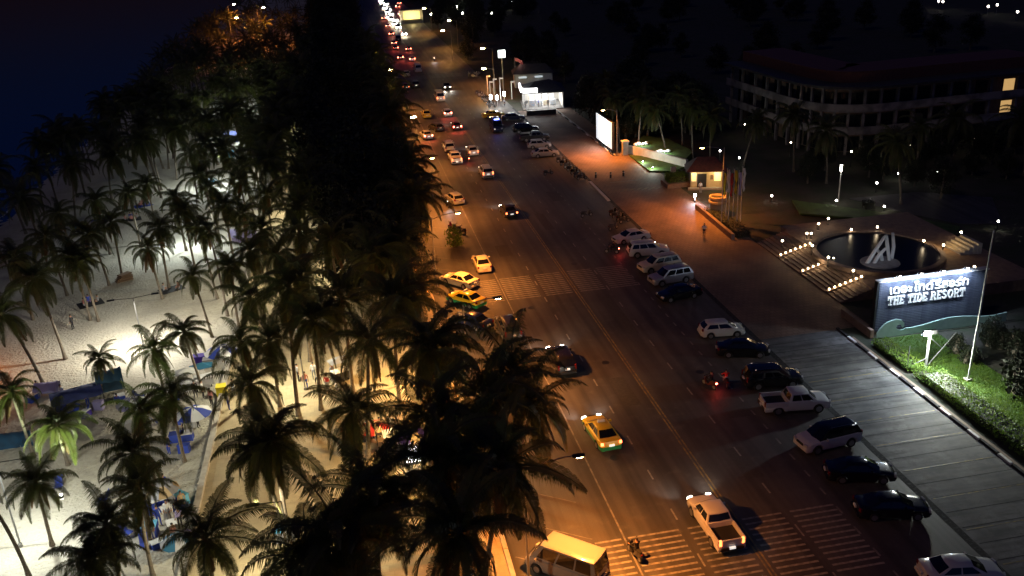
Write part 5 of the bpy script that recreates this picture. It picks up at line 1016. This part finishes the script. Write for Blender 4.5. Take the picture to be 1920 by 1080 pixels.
# ---------------------------------------------------------------- coconut palms: crown position, height, foot, size
PL = [ # crown px, py, height, foot px, py (None: nearly below), size, label
 (65, 522, 8.3, 123, 673, .95, 'slender leaning coconut palm casting a long shadow to the left over open sand'),
 (67, 905, 6.9, 98, 1022, 0.68, 'small coconut palm on bright sand in the lower left corner'),
 (107, 797, 5.2, 128, 872, .80, 'low coconut palm lit from below, its fronds glowing green'),
 (392, 436, 9.0, 427, 593, 0.76, None), (372, 425, 9.0, 408, 560, 0.72, None), (278, 466, 6.6, 305, 560, 0.8, 'dark palm with a shaggy trunk in the middle of the sand'),
 (165, 438, 7.6, 205, 535, .85, None), (150, 492, 8.0, 187, 567, .8, None), (130, 480, 8.6, 170, 600, .8, None), (208, 415, 8.2, 222, 500, .8, None),
 (361, 518, 7.0, 398, 632, 0.7, 'thin palm with a ragged crown just left of the reddish palm'), (300, 428, 7.8, 317, 540, .8, None),
 (541, 540, 10.6, 560, 780, 1.15, 'big reddish lit palm with long drooping fronds above the plaza'),
 (290, 655, 7.2, 318, 790, 0.75, None), (345, 622, 7.0, 382, 735, 0.68, 'palm leaning over the upper striped parasol'), (186, 672, 4.2, 190, 740, 0.52, 'short bushy palm above the blue tents'),
 (5, 590, 8.2, 82, 722, 1.0, 'orange tinted palm cut by the left edge'), (20, 735, 7.6, 60, 830, 0.72, None), (250, 850, 8.8, 280, 1010, 0.82, 'dark dense palm between the glowing palm and the wall'), (262, 770, 8.2, 290, 900, 0.7, None), (258, 920, 8.8, 285, 1075, 0.72, None),
 (513, 828, 10.2, 548, 1040, 1.1, 'broad dark palm with two slanting trunks beside it, lower centre-left'), (480, 850, 9.2, 540, 1020, 0.75, None), (385, 1012, 9.0, 400, 1130, 0.92, 'dark palm cut by the bottom edge left of centre'), (200, 985, 9.2, 235, 1120, 0.72, None), (172, 1048, 8.6, 190, 1150, 0.72, None), (-45, 905, 9.0, 55, 1082, 0.7, None),
 (700, 930, 11.4, 715, 1150, 1.2, None), (945, 880, 11.0, 890, 1080, 1.2, 'large dark palm whose fronds reach over the road above the white van'), (810, 780, 12.6, 822, 1000, 1.15, None), (905, 745, 11.6, 870, 940, 1.2, None), (800, 650, 12.0, 800, 850, 1.15, None), (960, 700, 10.8, 905, 870, 1.1, None), (815, 655, 11.2, 815, 810, 1.05, None),
 (690, 640, 11.0, 690, 860, 1.1, None), (640, 560, 10.6, 660, 720, 1.05, None), (740, 560, 11.6, 735, 720, 1.1, None), (700, 480, 11.0, 700, 620, 1.05, None), (860, 1000, 11.5, 830, 1180, 1.15, None), (742, 455, 11.4, 745, 600, 1.1, None), (772, 545, 11.0, 775, 690, 1.1, None), (620, 450, 10.5, 630, 560, 1.0, None), (560, 440, 9.5, 580, 540, .95, None), (490, 430, 8.8, 505, 520, .9, None), (455, 400, 8.5, 470, 480, .9, None), (505, 640, 8.0, 525, 760, .85, None), (1000, 760, 9.5, 925, 900, 1.05, None),
 (640, 1010, 11.0, 650, 1200, 1.15, None), (830, 870, 12.0, 830, 1060, 1.15, None), (585, 600, 10.0, 600, 760, 1.0, None), (470, 560, 8.6, 490, 680, .85, None), (560, 520, 10.0, 575, 640, .95, None), (430, 500, 8.2, 447, 610, .75, None), (880, 830, 11.0, 860, 1000, 1.1, None), (580, 1050, 10.0, 590, 1200, 1.0, None), (450, 640, 7.6, 470, 740, .8, None), (320, 745, 7.6, 345, 860, .75, None), (345, 395, 8.4, 362, 480, .8, None), (420, 385, 8.8, 436, 470, .85, None), (470, 470, 9.0, 488, 570, .85, None), (330, 372, 8.0, 344, 440, .8, None), (500, 365, 9.2, 512, 450, .9, None), (395, 350, 8.6, 408, 420, .8, None), (240, 362, 8.2, 262, 430, .75, None), (180, 375, 8.2, 205, 450, .8, None), (275, 345, 8.0, 292, 405, .75, None), (450, 340, 8.8, 462, 410, .85, None), (520, 480, 9.4, 535, 590, .9, None), (85, 445, 8.2, 130, 540, .9, None), (30, 480, 8.4, 60, 590, .9, None), (110, 400, 8.0, 150, 470, .85, None), (660, 770, 9.6, 686, 880, .9, None), (470, 720, 7.4, 500, 830, .9, None)]
for (cx, cy, h, bx, by, s, lab) in PL:
    top = at(cx, cy, h); z0 = .1 if at(bx, by).x > -13 else 0.; base = at(bx, by, z0); base.z = z0
    off = base-Vector((top.x, top.y, z0))
    if off.length > 4.2: base = Vector((top.x, top.y, z0))+off*(4.2/off.length)
    zone = 'on the sand' if top.x < -13 else 'in the dark roadside belt' if top.x > -3 else 'on the promenade'
    palm(top, base, lab or ('nearer coconut palm '+zone), None if lab else 'nearer palms '+zone, s)
up = at(107, 797, 5.2); g_ = thing('assumed_palm_uplight', 'small uplight assumed at the foot of the glowing palm', 'lamp', (up.x-.5, up.y-1.3, 0)); ob('housing', MB().lathe([(.14, 0), (.16, .22), (.1, .24), (.01, .24)], 8, (0, 0, 0), False).mesh('housing', 'metal_dark'), g_); ob('lens', MB().sphere((0, 0, .25), .1, 6, 3).mesh('lens', 'flood_lens'), g_); ob('light', lamp('SPOT', 6500, (.8, 1, .6), 130, .1, .5), g_, (0, 0, .45), (R(168), 0, 0))  # unseen uplight assumed from the glow under the fronds
up = at(432, 262, 0); g_ = thing('assumed_palm_uplight', 'uplight assumed beside the far dark blue stall', 'lamp', (up.x, up.y-1.2, 0)); ob('housing', MB().lathe([(.14, 0), (.16, .22), (.1, .24), (.01, .24)], 8, (0, 0, 0), False).mesh('housing', 'metal_dark'), g_); ob('lens', MB().sphere((0, 0, .25), .1, 6, 3).mesh('lens', 'flood_lens'), g_); ob('light', lamp('SPOT', 1800, (.92, 1, .85), 120, .1, .5), g_, (0, 0, .4), (R(175), 0, 0))  # unseen uplight assumed for the lit palm by the stall
inst(sodium_T(7.5, 2.0, 5200), 'street_lamp', 'unseen sodium lamp assumed beyond the left edge of the sand', 'lamp', (-42.5, 80, -.3), 0)  # assumed lamp out of view, added to warm the left sand and palms
for k, (x, y) in enumerate(((-32, 300), (-26, 335), (-38, 360))): inst(sodium_T(13.0, 2.0, 20000, True, 175), 'street_lamp', 'far sodium lamp assumed over orange lit palms at the top', 'lamp', (x, y, 0), 0, 'assumed far beach sodium lamps')  # unseen lamps assumed here, added to light the far palms orange
# the farther grove
rnd = random.Random(21)
def far_palm(x, y, h, lab, grp):
    if y > 205 and x < 0: grove_palm((x+rnd.uniform(-1, 1), y+rnd.uniform(-1, 1), h), (x+rnd.uniform(-1.2, 2), y, 0), rnd.uniform(.9, 1.1)); return
    palm((x+rnd.uniform(-1, 1), y+rnd.uniform(-1, 1), h), (x+rnd.uniform(-1.2, 2), y+rnd.uniform(-1, 1.5), 0), lab, grp, rnd.uniform(.85, 1.05), False)
for k in range(46):
    y = 112+k*6.2+rnd.uniform(-2, 2); far_palm(-44+rnd.uniform(-3.5, 3.0)+(0 if y < 200 else 1.5), y, rnd.uniform(7, 9.5), 'dark coconut palm in the row along the sea', 'palms along the sea')
for k in range(34):
    y = 118+k*7.5+rnd.uniform(-3, 3); far_palm(-35+rnd.uniform(-4, 3), y+18, rnd.uniform(7, 9.5), 'dark coconut palm in the middle of the far beach grove', 'palms of the far beach grove')
for k in range(34):
    y = 112+k*7.5+rnd.uniform(-3, 3); far_palm(-17+rnd.uniform(-3.5, 3.0), y+6, rnd.uniform(7.5, 10.5), 'coconut palm at the far promenade edge', 'palms of the far promenade edge')
for k in range(20):
    y = 150+k*11+rnd.uniform(-3, 3); far_palm(-26+rnd.uniform(-2.5, 2.5), y, rnd.uniform(7, 9.5), 'dark coconut palm in the middle of the far beach grove', 'palms of the far beach grove')
for k in range(18):
    y = 330+k*10; far_palm(-46+rnd.uniform(-2, 30), y, rnd.uniform(8, 11), 'far coconut palm at the head of the beach', 'palms at the head of the beach')
for k in range(120):
    y = 108+k*1.35+rnd.uniform(-3, 3); x = -42+rnd.uniform(0, 34)
    if y < 128 and x > -38: continue
    if abs(x+22) < 2 and min(abs(y-q) for q in (116, 146, 178, 214)) < 4: continue
    far_palm(x, y, rnd.uniform(7, 9.5), 'dark coconut palm in the middle of the far beach grove', 'palms of the far beach grove')
for k in range(34):
    y = 92+k*4.6+rnd.uniform(-2, 2); palm((6.2+rnd.uniform(-1.5, 1.8), y, rnd.uniform(9.5, 13)), (5.4+rnd.uniform(-1, .8), y+rnd.uniform(-1, 2), .1), 'tall dark coconut palm along the road edge of the belt', 'palms along the road edge', rnd.uniform(1.0, 1.3), False)
    y = 96+k*4.8+rnd.uniform(-2, 2); palm((-8+rnd.uniform(-2.5, 3), y, rnd.uniform(9, 12.5)), (-7.5+rnd.uniform(-1, 1), y+rnd.uniform(-1, 2), .1), 'tall dark coconut palm along the promenade edge of the belt', 'palms along the promenade', rnd.uniform(1.0, 1.25), False)
gv = np.concatenate(GROVE_V); gf = np.concatenate(GROVE_F); gm = bpy.data.meshes.new('palm_grove'); gm.from_pydata(gv.tolist()+TRUNKS.v, [], gf.tolist()+[tuple(i+len(gv) for i in f) for f in TRUNKS.f]); gm.materials.append(MATS['frond']); gm.materials.append(MATS['bark'])
gm.polygons.foreach_set('material_index', [0]*len(gf)+[1]*len(TRUNKS.f)); tag(ob('palm_grove', gm), 'far dark mass of coconut palms at the head of the beach', 'palm grove', None, 'stuff')
i = 0
for y in np.arange(88, 330, 8.0):
    for x in (-4.5, .2, 3.6):
        if y < 112 and x < 0: continue
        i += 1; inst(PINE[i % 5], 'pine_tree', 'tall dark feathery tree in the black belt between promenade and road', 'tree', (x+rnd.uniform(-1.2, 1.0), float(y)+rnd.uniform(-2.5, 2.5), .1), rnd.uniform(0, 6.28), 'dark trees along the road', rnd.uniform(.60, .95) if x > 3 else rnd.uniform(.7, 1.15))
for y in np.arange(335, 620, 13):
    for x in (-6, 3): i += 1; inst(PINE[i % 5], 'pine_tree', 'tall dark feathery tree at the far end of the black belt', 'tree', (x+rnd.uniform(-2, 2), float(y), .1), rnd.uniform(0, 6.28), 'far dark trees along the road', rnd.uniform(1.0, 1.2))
p = at(853, 462); inst(foliage(77, 2.4, 1.1, 900, .3, 'round', 'leaf_bright', .05), 'shrub', 'yellow-green lit shrub at the kerb left of the cream sedan', 'shrub', (p.x, p.y, .1))
# trees of the resort side
RT = []
for k in range(46): RT.append((rnd.uniform(44.5, 66), rnd.uniform(150, 185)))
for k in range(40): RT.append((rnd.uniform(58, 110), rnd.uniform(103, 124)))
for k in range(60): RT.append((rnd.uniform(48, 170), rnd.uniform(195, 420)))
for k in range(26): RT.append((rnd.uniform(36, 60), 215+k*13))
for k, (x, y) in enumerate(RT):
    if 112 < y < 126 and 58 < x < 62: continue
    if k < 46:
        if x > 66 or (x < 46 and y > 180): continue
        lab, grp = 'dark tree behind the white billboard', 'trees behind the billboard'
    elif k < 86:
        if y < 112 and x < 76: continue
        lab, grp = 'dark garden tree before the resort building', 'trees before the resort'
    else: lab, grp = 'dark tree beyond the resort and the shop', 'trees beyond the shop'
    s = rnd.uniform(.55, .95)*(.6 if k in range(46, 86) else 1)
    inst(TREE[k % 3], 'tree', lab, 'tree', (x, y, 0), rnd.uniform(0, 6.28), grp, s)
for k, (x, y) in enumerate(((45, 150), (47.5, 145.5), (50, 140), (53, 136), (56, 131), (60, 127), (63, 122), (66, 116), (55, 145), (50, 152), (78, 112), (86, 116), (70, 104), (93, 110), (46, 158), (48, 165))):
    far_palm(x, y, rnd.uniform(7, 9.5), 'dim coconut palm in the resort garden', 'palms of the resort garden')
for k, (x, y) in enumerate(((60, 55), (64, 50), (62, 62), (68, 58), (70, 70), (60.5, 44))): inst(TREE[k % 3], 'tree', 'dark tree at the right edge behind the resort sign', 'tree', (x, y, 0), k, 'trees at the right edge', .8)

# ---------------------------------------------------------------- labels: tell alike members of small groups apart by their place
ORD = 'first second third fourth fifth sixth seventh eighth ninth tenth eleventh twelfth thirteenth fourteenth fifteenth sixteenth seventeenth eighteenth nineteenth twentieth twenty-first twenty-second twenty-third twenty-fourth twenty-fifth twenty-sixth twenty-seventh twenty-eighth twenty-ninth thirtieth thirty-first thirty-second thirty-third thirty-fourth'.split()
bpy.context.view_layer.update()
def picture_x(o):
    c = M3.transposed() @ (o.matrix_world.translation-Vector((0, 0, CAM_H))); return c.x/-c.z
_by = {}
for o in col.objects:
    if o.parent is None and o.get('label'): _by.setdefault(o['label'], []).append(o)
for lab, os_ in _by.items():
    if 1 < len(os_) <= 34:
        for k, o in enumerate(sorted(os_, key=picture_x)):
            o['label'] = lab+', '+ORD[k]+' from the left'
